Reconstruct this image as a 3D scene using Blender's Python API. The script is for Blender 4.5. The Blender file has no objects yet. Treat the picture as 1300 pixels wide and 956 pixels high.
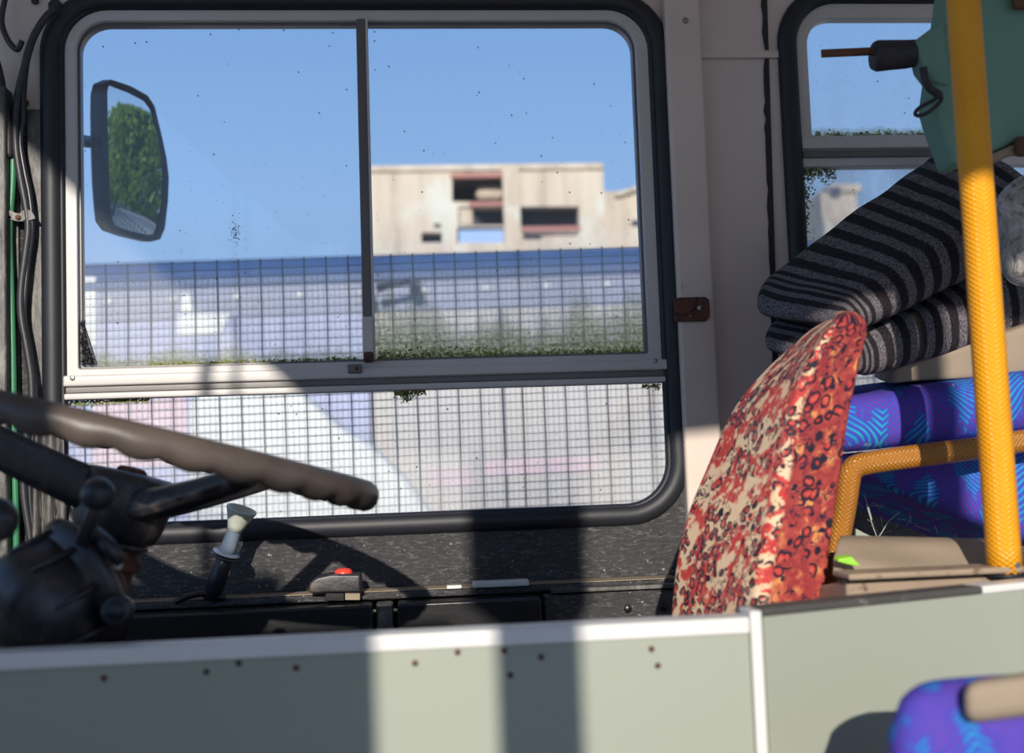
import bpy, bmesh, math, random
from mathutils import Vector, Matrix, noise as mnoise
from math import sin, cos, tan, pi, radians, sqrt, atan2

random.seed(7)
SC = bpy.context.scene
COL = SC.collection

# ------------------------------------------------------------------ camera
FPX = 1500.0
YAW, PITCH, ROLL = radians(5.3), radians(4.2), radians(2.05)
CAMLOC = Vector((0, 0, 1.9))
_fw = Vector((sin(YAW) * cos(PITCH), cos(YAW) * cos(PITCH), sin(PITCH)))
_r = Vector((cos(YAW), -sin(YAW), 0))
_u = _r.cross(_fw)
CR = _r * cos(ROLL) - _u * sin(ROLL)
CU = _u * cos(ROLL) + _r * sin(ROLL)


def at(px, py, Y):
    """world point at depth Y seen at photo pixel (px, py)"""
    d = _fw + CR * ((px - 650) / FPX) - CU * ((py - 478) / FPX)
    return CAMLOC + d * (Y / d.y)


cam = bpy.data.cameras.new('camera')
cam.sensor_width = 36
cam.lens = FPX / 1300 * 36
cam.clip_start = 0.02
cam.clip_end = 500
cam.dof.use_dof = True
cam.dof.focus_distance = 1.72
cam.dof.aperture_fstop = 4.2
camo = bpy.data.objects.new('camera', cam)
COL.objects.link(camo)
m = Matrix((CR, CU, -_fw)).transposed().to_4x4()
m.translation = CAMLOC
camo.matrix_world = m
SC.camera = camo

# ------------------------------------------------------------------ world, sun, exposure
W = bpy.data.worlds.new('sky')
SC.world = W
W.use_nodes = True
wn = W.node_tree
wn.nodes.clear()
wo = wn.nodes.new('ShaderNodeOutputWorld')
wb = wn.nodes.new('ShaderNodeBackground')
tc = wn.nodes.new('ShaderNodeTexCoord')
sx = wn.nodes.new('ShaderNodeSeparateXYZ')
rp = wn.nodes.new('ShaderNodeValToRGB')
wn.links.new(tc.outputs['Generated'], sx.inputs[0])
wn.links.new(sx.outputs['Z'], rp.inputs[0])
wn.links.new(rp.outputs[0], wb.inputs[0])
wn.links.new(wb.outputs[0], wo.inputs[0])
rp.color_ramp.elements[0].position = 0.0
rp.color_ramp.elements[0].color = (0.44, 0.62, 0.92, 1)
rp.color_ramp.elements[1].position = 1.0
rp.color_ramp.elements[1].color = (0.12, 0.27, 0.62, 1)
e = rp.color_ramp.elements.new(0.38)
e.color = (0.225, 0.43, 0.82, 1)
e = rp.color_ramp.elements.new(0.16)
e.color = (0.36, 0.57, 0.92, 1)
wb.inputs[1].default_value = 1.0

SUN = Vector((0.12, 1.0, -0.33))
sl = bpy.data.lights.new('sun', 'SUN')
sl.energy = 4.6
sl.angle = radians(0.6)
sl.color = (1.0, 0.93, 0.82)
so = bpy.data.objects.new('sun', sl)
COL.objects.link(so)
so.rotation_euler = SUN.to_track_quat('-Z', 'Y').to_euler()
so.location = (-2, -10, 8)

SC.view_settings.view_transform = 'Standard'
SC.view_settings.look = 'None'
SC.view_settings.gamma = 1
SC.view_settings.use_curve_mapping = False
SC.view_settings.exposure = 0.0


# ------------------------------------------------------------------ helpers: materials
def srgb(r, g, b):
    def f(c):
        c /= 255.0
        return c / 12.92 if c <= 0.04045 else ((c + 0.055) / 1.055) ** 2.4
    return (f(r), f(g), f(b), 1)


class NT:
    def __init__(self, name):
        self.m = bpy.data.materials.new(name)
        self.m.use_nodes = True
        self.t = self.m.node_tree
        self.b = self.t.nodes['Principled BSDF']
        self.out = self.t.nodes['Material Output']

    def n(self, typ, **kw):
        nd = self.t.nodes.new(typ)
        for k, v in kw.items():
            setattr(nd, k, v)
        return nd

    def l(self, a, b):
        self.t.links.new(a, b)

    def val(self, sock, v):
        if isinstance(v, (int, float, tuple, list, Vector)):
            sock.default_value = v
        else:
            self.l(v, sock)

    def coord(self, scale=(1, 1, 1), kind='Object', attr=None, rot=(0, 0, 0)):
        if attr:
            a = self.n('ShaderNodeAttribute')
            a.attribute_name = attr
            o = a.outputs['Vector']
        else:
            o = self.n('ShaderNodeTexCoord').outputs[kind]
        mp = self.n('ShaderNodeMapping')
        mp.inputs['Scale'].default_value = scale
        mp.inputs['Rotation'].default_value = rot
        self.l(o, mp.inputs[0])
        return mp.outputs[0]

    def noise(self, vec, scale, detail=4, rough=0.6, dist=0.0):
        nd = self.n('ShaderNodeTexNoise')
        nd.inputs['Scale'].default_value = scale
        nd.inputs['Detail'].default_value = detail
        nd.inputs['Roughness'].default_value = rough
        nd.inputs['Distortion'].default_value = dist
        self.l(vec, nd.inputs['Vector'])
        return nd.outputs['Fac'], nd.outputs['Color']

    def voro(self, vec, scale, feature='F1'):
        nd = self.n('ShaderNodeTexVoronoi')
        nd.feature = feature
        nd.inputs['Scale'].default_value = scale
        self.l(vec, nd.inputs['Vector'])
        return nd.outputs

    def ramp(self, fac, stops, interp='LINEAR'):
        nd = self.n('ShaderNodeValToRGB')
        nd.color_ramp.interpolation = interp
        el = nd.color_ramp.elements
        while len(el) < len(stops):
            el.new(0.5)
        for i, (p, c) in enumerate(stops):
            el[i].position = p
            el[i].color = c if len(c) == 4 else (*c, 1)
        self.l(fac, nd.inputs[0])
        return nd.outputs[0]

    def mix(self, fac, a, b, blend='MIX'):
        nd = self.n('ShaderNodeMix')
        nd.data_type = 'RGBA'
        nd.blend_type = blend
        self.val(nd.inputs[0], fac)
        self.val(nd.inputs[6], a)
        self.val(nd.inputs[7], b)
        return nd.outputs[2]

    def math(self, op, a, b=0.0, c=None, clamp=False):
        nd = self.n('ShaderNodeMath')
        nd.operation = op
        nd.use_clamp = clamp
        self.val(nd.inputs[0], a)
        self.val(nd.inputs[1], b)
        if c is not None:
            self.val(nd.inputs[2], c)
        return nd.outputs[0]

    def bump(self, h, strength=0.3, dist=0.002):
        nd = self.n('ShaderNodeBump')
        nd.inputs['Strength'].default_value = strength
        nd.inputs['Distance'].default_value = dist
        self.l(h, nd.inputs['Height'])
        self.l(nd.outputs[0], self.b.inputs['Normal'])

    def set(self, color=None, rough=None, metal=None, spec=None):
        if color is not None:
            self.val(self.b.inputs['Base Color'], color)
        if rough is not None:
            self.val(self.b.inputs['Roughness'], rough)
        if metal is not None:
            self.val(self.b.inputs['Metallic'], metal)
        if spec is not None:
            self.val(self.b.inputs['Specular IOR Level'], spec)
        return self


def plain(name, col, rough=0.6, metal=0.0, var=0.25, scale=8, spot=None, spot_scale=30, spot_amt=0.66, bump=0.15, bscale=90, spec=None, kind='Object'):
    """painted / plastic surface with tonal variation, dirt specks of colour `spot` and fine relief"""
    k = NT(name)
    v = k.coord(kind=kind)
    f, _ = k.noise(v, scale, 5)
    c = k.mix(f, tuple(x * (1 - var) for x in col[:3]) + (1,), tuple(min(1, x * (1 + var)) for x in col[:3]) + (1,))
    if spot:
        f2, _ = k.noise(v, spot_scale, 6, 0.7)
        s = k.ramp(f2, [(spot_amt - 0.04, (0, 0, 0)), (spot_amt + 0.04, (1, 1, 1))])
        c = k.mix(s, c, spot)
    k.set(c, rough, metal, spec)
    if bump:
        f3, _ = k.noise(v, bscale, 4)
        k.bump(f3, bump, 0.002)
    return k.m


# ------------------------------------------------------------------ helpers: meshes
class MB:
    def __init__(self):
        self.v = []
        self.f = []

    def add(self, verts, faces):
        o = len(self.v)
        self.v += [Vector(p) for p in verts]
        self.f += [tuple(i + o for i in f) for f in faces]
        return self

    def box(self, c, s, rot=None):
        c = Vector(c)
        h = Vector(s) * 0.5
        vs = []
        for z in (-1, 1):
            for y in (-1, 1):
                for x in (-1, 1):
                    p = Vector((x * h.x, y * h.y, z * h.z))
                    if rot is not None:
                        p = rot @ p
                    vs.append(c + p)
        return self.hexa(vs)

    def hexa(self, vs):
        return self.add(vs, [(0, 2, 3, 1), (4, 5, 7, 6), (0, 1, 5, 4), (2, 6, 7, 3), (0, 4, 6, 2), (1, 3, 7, 5)])

    def span(self, a, b):
        a, b = Vector(a), Vector(b)
        return self.box((a + b) / 2, [abs(b[i] - a[i]) for i in range(3)])

    def loft(self, loops, cap=True, close_path=False):
        n = len(loops[0])
        o = len(self.v)
        for lp in loops:
            self.v += [Vector(p) for p in lp]
        L = len(loops)
        for i in range(L if close_path else L - 1):
            a = o + i * n
            b = o + ((i + 1) % L) * n
            for j in range(n):
                k = (j + 1) % n
                self.f.append((a + j, a + k, b + k, b + j))
        if cap and not close_path:
            self.f.append(tuple(o + j for j in reversed(range(n))))
            self.f.append(tuple(o + (L - 1) * n + j for j in range(n)))
        return self

    def sweep(self, path, radius=0.01, n=10, profile=None, closed=False, up=None, cap=True):
        """tube (or profile [(u,w)..]) along a path; radius may be a list"""
        P = [Vector(p) for p in path]
        L = len(P)
        T = []
        for i in range(L):
            if closed:
                t = P[(i + 1) % L] - P[i - 1]
            else:
                t = P[min(i + 1, L - 1)] - P[max(i - 1, 0)]
            T.append(t.normalized())
        u = Vector(up) if up is not None else (Vector((0, 0, 1)) if abs(T[0].z) < 0.9 else Vector((0, 1, 0)))
        loops = []
        for i in range(L):
            t = T[i]
            if up is not None:
                u = Vector(up)
            s = t.cross(u).normalized()
            u2 = s.cross(t).normalized()
            if up is None:
                u = u2
            r = radius[i] if isinstance(radius, (list, tuple)) else radius
            if profile:
                loops.append([P[i] + s * (a * 1.0) + u2 * b for a, b in profile])
            else:
                loops.append([P[i] + (s * cos(2 * pi * j / n) + u2 * sin(2 * pi * j / n)) * r for j in range(n)])
        return self.loft(loops, cap=cap, close_path=closed)

    def lathe(self, origin, axis, prof, n=24, cap=True, ref=None):
        """prof: list of (r, h) along axis"""
        o = Vector(origin)
        a = Vector(axis).normalized()
        x = a.orthogonal().normalized() if ref is None else (Vector(ref) - a * Vector(ref).dot(a)).normalized()
        y = a.cross(x)
        loops = [[o + a * h + (x * cos(2 * pi * j / n) + y * sin(2 * pi * j / n)) * max(r, 1e-5) for j in range(n)] for r, h in prof]
        return self.loft(loops, cap=cap)

    def build(self, name, mat, parent=None, smooth=False, bevel=0.0, seg=2, subsurf=0, solid=0.0):
        me = bpy.data.meshes.new(name)
        me.from_pydata([tuple(p) for p in self.v], [], self.f)
        me.validate()
        bm = bmesh.new()
        bm.from_mesh(me)
        bmesh.ops.recalc_face_normals(bm, faces=bm.faces)
        bm.to_mesh(me)
        bm.free()
        return finish(name, me, mat, parent, smooth, bevel, seg, subsurf, solid)


def finish(name, me, mat, parent=None, smooth=False, bevel=0.0, seg=2, subsurf=0, solid=0.0):
    me.materials.append(mat)
    o = bpy.data.objects.new(name, me)
    COL.objects.link(o)
    if parent is not None:
        o.parent = parent
        o.matrix_parent_inverse = Matrix.Translation(-parent.location)
    if smooth:
        me.polygons.foreach_set('use_smooth', [True] * len(me.polygons))
    if solid:
        md = o.modifiers.new('solid', 'SOLIDIFY')
        md.thickness = solid
        md.offset = 0
    if bevel:
        md = o.modifiers.new('bevel', 'BEVEL')
        md.width = bevel
        md.segments = seg
        md.limit_method = 'ANGLE'
        md.angle_limit = radians(40)
        if not smooth:
            me.polygons.foreach_set('use_smooth', [True] * len(me.polygons))
            w = o.modifiers.new('wn', 'WEIGHTED_NORMAL')
    if subsurf:
        md = o.modifiers.new('sub', 'SUBSURF')
        md.levels = md.render_levels = subsurf
    return o


def thing(name, label, cat, loc, group=None):
    o = bpy.data.objects.new(name, None)
    o.empty_display_size = 0.05
    COL.objects.link(o)
    o.location = loc
    return tag(o, label, cat, group)


def tag(o, label, cat, group=None, kind=None):
    o['label'] = label
    o['category'] = cat
    if group:
        o['group'] = group
    if kind:
        o['kind'] = kind
    return o


def struct(o, label=None):
    o['kind'] = 'structure'
    if label:
        o['label'] = label
    return o


def struct_empty(name, loc, label=None):
    o = bpy.data.objects.new(name, None)
    o.empty_display_size = 0.05
    COL.objects.link(o)
    o.location = loc
    return struct(o, label)


def rrect(x0, z0, x1, z1, r, n=8):
    """rounded rectangle, counter-clockwise list of (x,z); r may be 4 radii (bl, br, tr, tl)"""
    if not isinstance(r, (list, tuple)):
        r = [r] * 4
    out = []
    for (cx, cz, a0, rr) in ((x0 + r[0], z0 + r[0], pi, r[0]), (x1 - r[1], z0 + r[1], 1.5 * pi, r[1]), (x1 - r[2], z1 - r[2], 0, r[2]), (x0 + r[3], z1 - r[3], 0.5 * pi, r[3])):
        for i in range(n + 1):
            a = a0 + 0.5 * pi * i / n
            out.append((cx + rr * cos(a), cz + rr * sin(a)))
    return out


def plate_holes(name, outer, holes, y0, y1, mat, parent=None, bevel=0.0):
    """flat plate in the XZ plane between y0 and y1, with polygon holes"""
    bm = bmesh.new()
    edges = []
    for lp in [outer] + holes:
        vs = [bm.verts.new((x, y0, z)) for x, z in lp]
        for i in range(len(vs)):
            edges.append(bm.edges.new((vs[i], vs[(i + 1) % len(vs)])))
    bmesh.ops.triangle_fill(bm, use_beauty=True, use_dissolve=False, edges=edges)
    ret = bmesh.ops.extrude_face_region(bm, geom=list(bm.faces))
    for g in ret['geom']:
        if isinstance(g, bmesh.types.BMVert):
            g.co.y = y1
    bmesh.ops.recalc_face_normals(bm, faces=bm.faces)
    me = bpy.data.meshes.new(name)
    bm.to_mesh(me)
    bm.free()
    return finish(name, me, mat, parent, bevel=bevel)


def ring(name, lo, li, y0, y1, mat, parent=None, bevel=0.002):
    """frame between two loops of equal length"""
    mb = MB()
    loops = [[(x, y0, z) for x, z in lo], [(x, y1, z) for x, z in lo], [(x, y1, z) for x, z in li], [(x, y0, z) for x, z in li]]
    mb.loft(loops, cap=False, close_path=True)
    return mb.build(name, mat, parent, bevel=bevel)


def catmull(pts, n=8):
    P = [Vector(p) for p in pts]
    out = []
    for i in range(len(P) - 1):
        p0, p1, p2, p3 = P[max(i - 1, 0)], P[i], P[i + 1], P[min(i + 2, len(P) - 1)]
        for k in range(n):
            t = k / n
            out.append(0.5 * ((2 * p1) + (p2 - p0) * t + (2 * p0 - 5 * p1 + 4 * p2 - p3) * t * t + (3 * p1 - p0 - 3 * p2 + p3) * t ** 3))
    out.append(P[-1])
    return out


def pillow(name, corners, size, r, mat, parent=None, n=14, bulge=(0, 0, 0), wob=0.0, warp=None, seed=0, nose=0):
    """rounded soft block warped trilinearly into 8 corners (x fastest, then y, then z); stores 'uvw' in metres"""
    bm = bmesh.new()
    size = Vector(size)
    hs = size * 0.5
    for ax in range(3):
        for s in (-1, 1):
            g = {}
            for i in range(n + 1):
                for j in range(n + 1):
                    p = [0, 0, 0]
                    p[ax] = s
                    # denser near the borders
                    f = lambda t: sin((t - 0.5) * pi) * 0.35 + (t * 2 - 1) * 0.65
                    p[(ax + 1) % 3] = f(i / n)
                    p[(ax + 2) % 3] = f(j / n)
                    g[i, j] = bm.verts.new(p)
            for i in range(n):
                for j in range(n):
                    bm.faces.new((g[i, j], g[i + 1, j], g[i + 1, j + 1], g[i, j + 1]))
    bmesh.ops.remove_doubles(bm, verts=bm.verts, dist=1e-5)
    bmesh.ops.recalc_face_normals(bm, faces=bm.faces)
    C = [Vector(c) for c in corners]
    uv = []
    for v in bm.verts:
        p = Vector([v.co[i] * hs[i] for i in range(3)])
        q = Vector([max(-(hs[i] - r), min(hs[i] - r, p[i])) for i in range(3)])
        d = p - q
        if d.length > 1e-9:
            p = q + d.normalized() * r
        t = Vector([p[i] / hs[i] for i in range(3)])
        b = Vector(t)
        for i in range(3):
            j, k = (i + 1) % 3, (i + 2) % 3
            b[i] += bulge[i] * t[i] * max(0, 1 - t[j] ** 2) * max(0, 1 - t[k] ** 2)
        pq = p.copy()
        if nose and p.x < -(hs.x - r):
            pq.x = -(hs.x - r) + (p.x + hs.x - r) * nose
        uv.append(pq)
        if warp:
            b = warp(b)
        s = (b + Vector((1, 1, 1))) * 0.5
        x, y, z = s
        c0 = (C[0] * (1 - x) + C[1] * x) * (1 - y) + (C[2] * (1 - x) + C[3] * x) * y
        c1 = (C[4] * (1 - x) + C[5] * x) * (1 - y) + (C[6] * (1 - x) + C[7] * x) * y
        w = c0 * (1 - z) + c1 * z
        if wob:
            w += mnoise.noise_vector(w * 14 + Vector((seed, seed, seed))) * wob
        v.co = w
    bmesh.ops.recalc_face_normals(bm, faces=bm.faces)
    me = bpy.data.meshes.new(name)
    bm.to_mesh(me)
    bm.free()
    a = me.attributes.new('uvw', 'FLOAT_VECTOR', 'POINT')
    a.data.foreach_set('vector', [c for p in uv for c in p])
    return finish(name, me, mat, parent, smooth=True)


def disc_stud(mb, p, nrm, r, h):
    mb.lathe(p, nrm, [(r, 0), (r, h * 0.4), (r * 0.75, h * 0.85), (r * 0.25, h)], n=12)


# ------------------------------------------------------------------ materials
M = {}
M['cream'] = plain('cream_paint', srgb(214, 198, 188), 0.5, var=0.12, scale=5, spot=srgb(110, 95, 82), spot_scale=34, spot_amt=0.72, bump=0.08)
M['pillar'] = plain('cream_pillar', srgb(216, 198, 186), 0.5, var=0.12, scale=6, spot=srgb(128, 106, 88), spot_scale=46, spot_amt=0.70, bump=0.1)
M['ceil'] = plain('ceiling_paint', srgb(232, 220, 204), 0.6, var=0.1)
M['rubber'] = plain('black_rubber', srgb(34, 35, 42), 0.5, var=0.35, scale=14, bump=0.1, bscale=60, spec=0.45)
M['alu'] = plain('aluminium_frame', srgb(196, 190, 186), 0.42, metal=0.0, var=0.1, scale=10, spot=srgb(120, 112, 100), spot_scale=60, spot_amt=0.74, bump=0.05, spec=0.6)
M['alu_dark'] = plain('dull_aluminium', srgb(98, 91, 88), 0.42, var=0.15, scale=16, bump=0.05, spec=0.7)
M['floor'] = plain('grey_floor', srgb(186, 174, 156), 0.7, var=0.2)
M['olive_panel'] = plain('grey_green_panel', srgb(156, 161, 147), 0.45, var=0.05, scale=4, spot=srgb(140, 130, 110), spot_scale=16, spot_amt=0.72, bump=0.03)
M['white_edge'] = plain('white_edge_trim', srgb(222, 220, 216), 0.35, var=0.05, scale=9, spot=srgb(150, 146, 138), spot_scale=50, spot_amt=0.74, bump=0.03)
M['dark_edge'] = plain('dark_rubber_edge', srgb(74, 72, 70), 0.6, var=0.4, scale=30, spot=srgb(170, 162, 150), spot_scale=40, spot_amt=0.63, bump=0.2)
M['rust'] = plain('rust', srgb(98, 62, 46), 0.8, var=0.5, scale=40, spot=srgb(60, 40, 36), spot_scale=70, spot_amt=0.55, bump=0.4, bscale=150)
M['steel'] = plain('worn_steel', srgb(150, 146, 140), 0.35, metal=0.8, var=0.3, scale=50)
M['black_plastic'] = plain('black_plastic', srgb(40, 41, 48), 0.35, var=0.3, scale=20, bump=0.08)
M['green_pipe'] = plain('green_pipe', srgb(60, 128, 92), 0.4, var=0.2, scale=20)
M['cable'] = plain('black_cable', srgb(48, 48, 52), 0.45, var=0.4, scale=30)
M['wire'] = plain('fence_wire', srgb(56, 72, 80), 0.6, var=0.3, scale=20, bump=0)
M['wire_far'] = plain('fine_fence_wire', srgb(112, 124, 142), 0.6, var=0.1, bump=0)


def black_paint():
    k = NT('chipped_black_paint')
    v = k.coord((1, 1, 1))
    f, _ = k.noise(v, 7, 5)
    vs = k.coord((1, 1, 3.2))
    f2, _ = k.noise(vs, 70, 6, 0.75)
    s = k.ramp(f2, [(0.53, (0, 0, 0)), (0.76, (1, 1, 1))])
    c = k.mix(f, srgb(36, 35, 38), srgb(68, 66, 68))
    c = k.mix(s, c, srgb(140, 138, 134))
    f3, _ = k.noise(v, 160, 3, 0.6)
    sp = k.ramp(f3, [(0.69, (0, 0, 0)), (0.73, (1, 1, 1))])
    c = k.mix(sp, c, srgb(190, 200, 190))
    k.set(c, k.ramp(f, [(0.3, (0.22,) * 3), (0.7, (0.45,) * 3)]), 0, 0.7)
    h = k.math('ADD', f2, k.math('MULTIPLY', f3, 0.7))
    k.bump(h, 0.8, 0.004)
    return k.m


M['black'] = black_paint()


def gloss_black():
    k = NT('gloss_black_box')
    v = k.coord((1, 1, 1))
    f, _ = k.noise(v, 60, 5, 0.7)
    s = k.ramp(f, [(0.66, (0, 0, 0)), (0.74, (1, 1, 1))])
    c = k.mix(s, srgb(26, 25, 28), srgb(84, 80, 76))
    k.set(c, 0.28, 0, 0.6)
    k.bump(f, 0.15, 0.002)
    return k.m


M['gloss_black'] = gloss_black()


def grimy_grey():
    k = NT('grimy_grey_metal')
    v = k.coord((1, 1, 0.35))
    f, _ = k.noise(v, 40, 6, 0.7)
    c = k.ramp(f, [(0.35, srgb(36, 35, 36)), (0.54, srgb(86, 83, 80)), (0.78, srgb(150, 146, 138))])
    k.set(c, 0.5, 0.0, 0.6)
    f2, _ = k.noise(v, 120, 4)
    k.bump(f2, 0.4, 0.003)
    return k.m


M['grimy'] = grimy_grey()


def dusty_black():
    k = NT('dusty_black_metal')
    v = k.coord()
    f, _ = k.noise(v, 26, 6, 0.7)
    c = k.ramp(f, [(0.38, srgb(28, 28, 34)), (0.56, srgb(52, 50, 54)), (0.75, srgb(112, 98, 88))])
    k.set(c, 0.38, 0.0, 0.6)
    f2, _ = k.noise(v, 60, 4)
    k.bump(f2, 0.25, 0.003)
    return k.m


M['dusty_black'] = dusty_black()


def rim_mat():
    k = NT('worn_rim_plastic')
    v = k.coord()
    f, _ = k.noise(v, 12, 5, 0.6)
    c = k.ramp(f, [(0.3, srgb(66, 58, 56)), (0.7, srgb(98, 88, 80))])
    f2, _ = k.noise(v, 30, 3)
    s = k.ramp(f2, [(0.74, (0, 0, 0)), (0.78, (1, 1, 1))])
    c = k.mix(s, c, srgb(160, 128, 120))
    k.set(c, 0.42, 0, 0.5)
    k.bump(f, 0.05, 0.002)
    return k.m


M['rim'] = rim_mat()


def knurl_yellow(name='yellow_knurled_tube', ca=srgb(236, 150, 10), cb=srgb(250, 178, 30)):
    k = NT(name)
    a = k.coord(attr='uvw')
    sep = k.n('ShaderNodeSeparateXYZ')
    k.l(a, sep.inputs[0])
    u, w = sep.outputs[0], sep.outputs[1]     # u: around (0..1), w: metres along
    NU, NW = 14.0, 190.0
    p = k.math('ADD', k.math('MULTIPLY', u, NU), k.math('MULTIPLY', w, NW))
    q = k.math('SUBTRACT', k.math('MULTIPLY', u, NU), k.math('MULTIPLY', w, NW))
    s1 = k.math('ABSOLUTE', k.math('SINE', k.math('MULTIPLY', p, pi)))
    s2 = k.math('ABSOLUTE', k.math('SINE', k.math('MULTIPLY', q, pi)))
    h = k.math('MULTIPLY', s1, s2)
    v = k.coord()
    f, _ = k.noise(v, 20, 5)
    c = k.mix(f, ca, cb)
    f2, _ = k.noise(v, 9, 5, 0.7)
    c = k.mix(k.ramp(f2, [(0.62, (0, 0, 0)), (0.8, (0.6, 0.6, 0.6))]), c, srgb(190, 120, 40))
    k.set(c, 0.3, 0, 0.5)
    k.bump(h, 0.55, 0.0022)
    return k.m


M['yellow'] = knurl_yellow()
M['yellow_worn_shaded'] = knurl_yellow('worn_shaded_yellow_tube', srgb(150, 96, 34), srgb(190, 126, 40))  # worn brown tone that also carries the rail's shade in its colour


def moquette_red():
    k = NT('red_floral_moquette')
    v0 = k.coord(attr='uvw')
    _, nc = k.noise(v0, 30, 3)
    vm = k.n('ShaderNodeVectorMath')
    vm.operation = 'MULTIPLY_ADD'
    k.l(nc, vm.inputs[0])
    vm.inputs[1].default_value = (0.016, 0.016, 0.016)
    k.l(v0, vm.inputs[2])
    v = vm.outputs[0]
    at_ = k.n('ShaderNodeAttribute')
    at_.attribute_name = 'wear'
    front = at_.outputs['Fac']

    def pattern(ground, fsc, bsc, lines):
        base, _ = k.noise(v, fsc, 3, 0.55)
        col = k.ramp(base, ground)
        sm = k.voro(v, bsc)
        ringc = k.ramp(sm['Distance'], [(0.0, srgb(214, 110, 94)), (0.22, srgb(192, 72, 66)), (0.30, srgb(180, 56, 56)), (0.34, srgb(38, 32, 46)), (0.47, srgb(40, 34, 50)), (0.52, srgb(180, 60, 54))])
        dn, _ = k.noise(v, fsc * 0.9, 2)
        cl = k.ramp(dn, [(0.44, (0, 0, 0)), (0.47, (1, 1, 1))])
        inside = k.ramp(sm['Distance'], [(0.47, (1, 1, 1)), (0.52, (0, 0, 0))])
        col = k.mix(k.math('MULTIPLY', cl, inside), col, ringc)
        sc, _ = k.noise(v, lines, 2, 0.5, 1.4)
        line = k.ramp(sc, [(0.465, (0, 0, 0)), (0.482, (1, 1, 1)), (0.51, (1, 1, 1)), (0.527, (0, 0, 0))])
        ln, _ = k.noise(v, lines * 0.5, 2)
        line = k.math('MULTIPLY', line, k.ramp(ln, [(0.46, (0, 0, 0)), (0.52, (1, 1, 1))]))
        return k.mix(line, col, srgb(44, 38, 58))

    side = pattern([(0.34, srgb(218, 152, 92)), (0.40, srgb(186, 86, 72)), (0.48, srgb(164, 66, 64)), (0.58, srgb(150, 54, 58)), (0.64, srgb(188, 96, 74)), (0.70, srgb(216, 154, 100))], 38, 62, 58)
    frt = pattern([(0.40, srgb(230, 200, 166)), (0.48, srgb(228, 194, 158)), (0.51, srgb(206, 72, 66)), (0.59, srgb(186, 52, 56)), (0.62, srgb(226, 190, 154))], 34, 80, 62)
    col = k.mix(k.ramp(front, [(0.2, (0, 0, 0)), (0.5, (1, 1, 1))]), side, frt)
    wv = k.coord((1, 0.3, 1), attr='uvw')
    wn_, _ = k.noise(wv, 150, 3, 0.6)
    wear = k.math('MULTIPLY', k.ramp(wn_, [(0.46, (0, 0, 0)), (0.66, (0.7, 0.7, 0.7))]), k.ramp(front, [(0.3, (0, 0, 0)), (0.6, (0.15,) * 3), (0.92, (0.2,) * 3), (1.0, (0.6, 0.6, 0.6))]))
    col = k.mix(wear, col, srgb(220, 192, 172))
    k.set(col, 0.75, 0, 0.3)
    fb, _ = k.noise(v0, 420, 2)
    k.bump(fb, 0.35, 0.002)
    return k.m


M['moquette'] = moquette_red()


def stripes_grey():
    k = NT('striped_grey_moquette')
    v = k.coord(attr='uvw')
    sep = k.n('ShaderNodeSeparateXYZ')
    k.l(v, sep.inputs[0])
    n0, _ = k.noise(v, 60, 2)
    u = k.math('MULTIPLY_ADD', n0, 0.004, sep.outputs[0])
    ph = k.math('FRACT', k.math('MULTIPLY', u, 33.0))
    band = k.ramp(ph, [(0.0, (0, 0, 0)), (0.05, (1, 1, 1)), (0.5, (1, 1, 1)), (0.55, (0, 0, 0))])
    f, _ = k.noise(v, 420, 3, 0.7)
    g = k.ramp(f, [(0.4, srgb(58, 55, 62)), (0.62, srgb(132, 124, 128))])
    d = k.ramp(f, [(0.4, srgb(22, 20, 24)), (0.65, srgb(50, 45, 48))])
    c = k.mix(band, d, g)
    k.set(c, 0.85, 0, 0.2)
    k.bump(f, 0.5, 0.002)
    return k.m


M['stripes'] = stripes_grey()


def blue_moquette():
    k = NT('blue_streak_moquette')
    v = k.coord((1, 1, 1), attr='uvw')
    # herringbone like streaks: direction flips with u
    sep = k.n('ShaderNodeSeparateXYZ')
    k.l(v, sep.inputs[0])
    u = sep.outputs[0]
    w = k.math('ADD', sep.outputs[2], k.math('MULTIPLY', sep.outputs[1], 0.9))
    n0, _ = k.noise(v, 9, 2)
    zig = k.math('PINGPONG', k.math('MULTIPLY_ADD', n0, 0.05, u), 0.06)
    s = k.math('ADD', w, k.math('MULTIPLY', zig, 0.8))
    fine = k.math('FRACT', k.math('MULTIPLY', s, 150.0))
    fb = k.ramp(fine, [(0.0, (0, 0, 0)), (0.1, (1, 1, 1)), (0.38, (1, 1, 1)), (0.48, (0, 0, 0))])
    cell, _ = k.noise(k.coord((30, 14, 22), attr='uvw'), 1.0, 2)
    accent = k.ramp(cell, [(0.40, srgb(118, 52, 140)), (0.50, srgb(96, 50, 150)), (0.53, srgb(30, 132, 186)), (0.70, srgb(40, 160, 190))])
    base = srgb(58, 74, 182)
    c = k.mix(fb, base, accent)
    f2, _ = k.noise(v, 60, 4, 0.75)
    crumbs = k.ramp(f2, [(0.66, (0, 0, 0)), (0.70, (1, 1, 1))])
    c = k.mix(crumbs, c, srgb(190, 172, 160))
    k.set(c, 0.8, 0, 0.25)
    f, _ = k.noise(v, 420, 3)
    k.bump(f, 0.4, 0.002)
    return k.m


M['blue'] = blue_moquette()


def canvas(name, col, scale=300, var=0.12):
    k = NT(name)
    v = k.coord()
    f, _ = k.noise(v, 9, 5, 0.6)
    c = k.mix(f, tuple(x * (1 - var) for x in col[:3]) + (1,), tuple(x * (1 + var) for x in col[:3]) + (1,))
    k.set(c, 0.75, 0, 0.3)
    f2, _ = k.noise(v, scale, 2)
    k.bump(f2, 0.25, 0.001)
    return k.m


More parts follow.
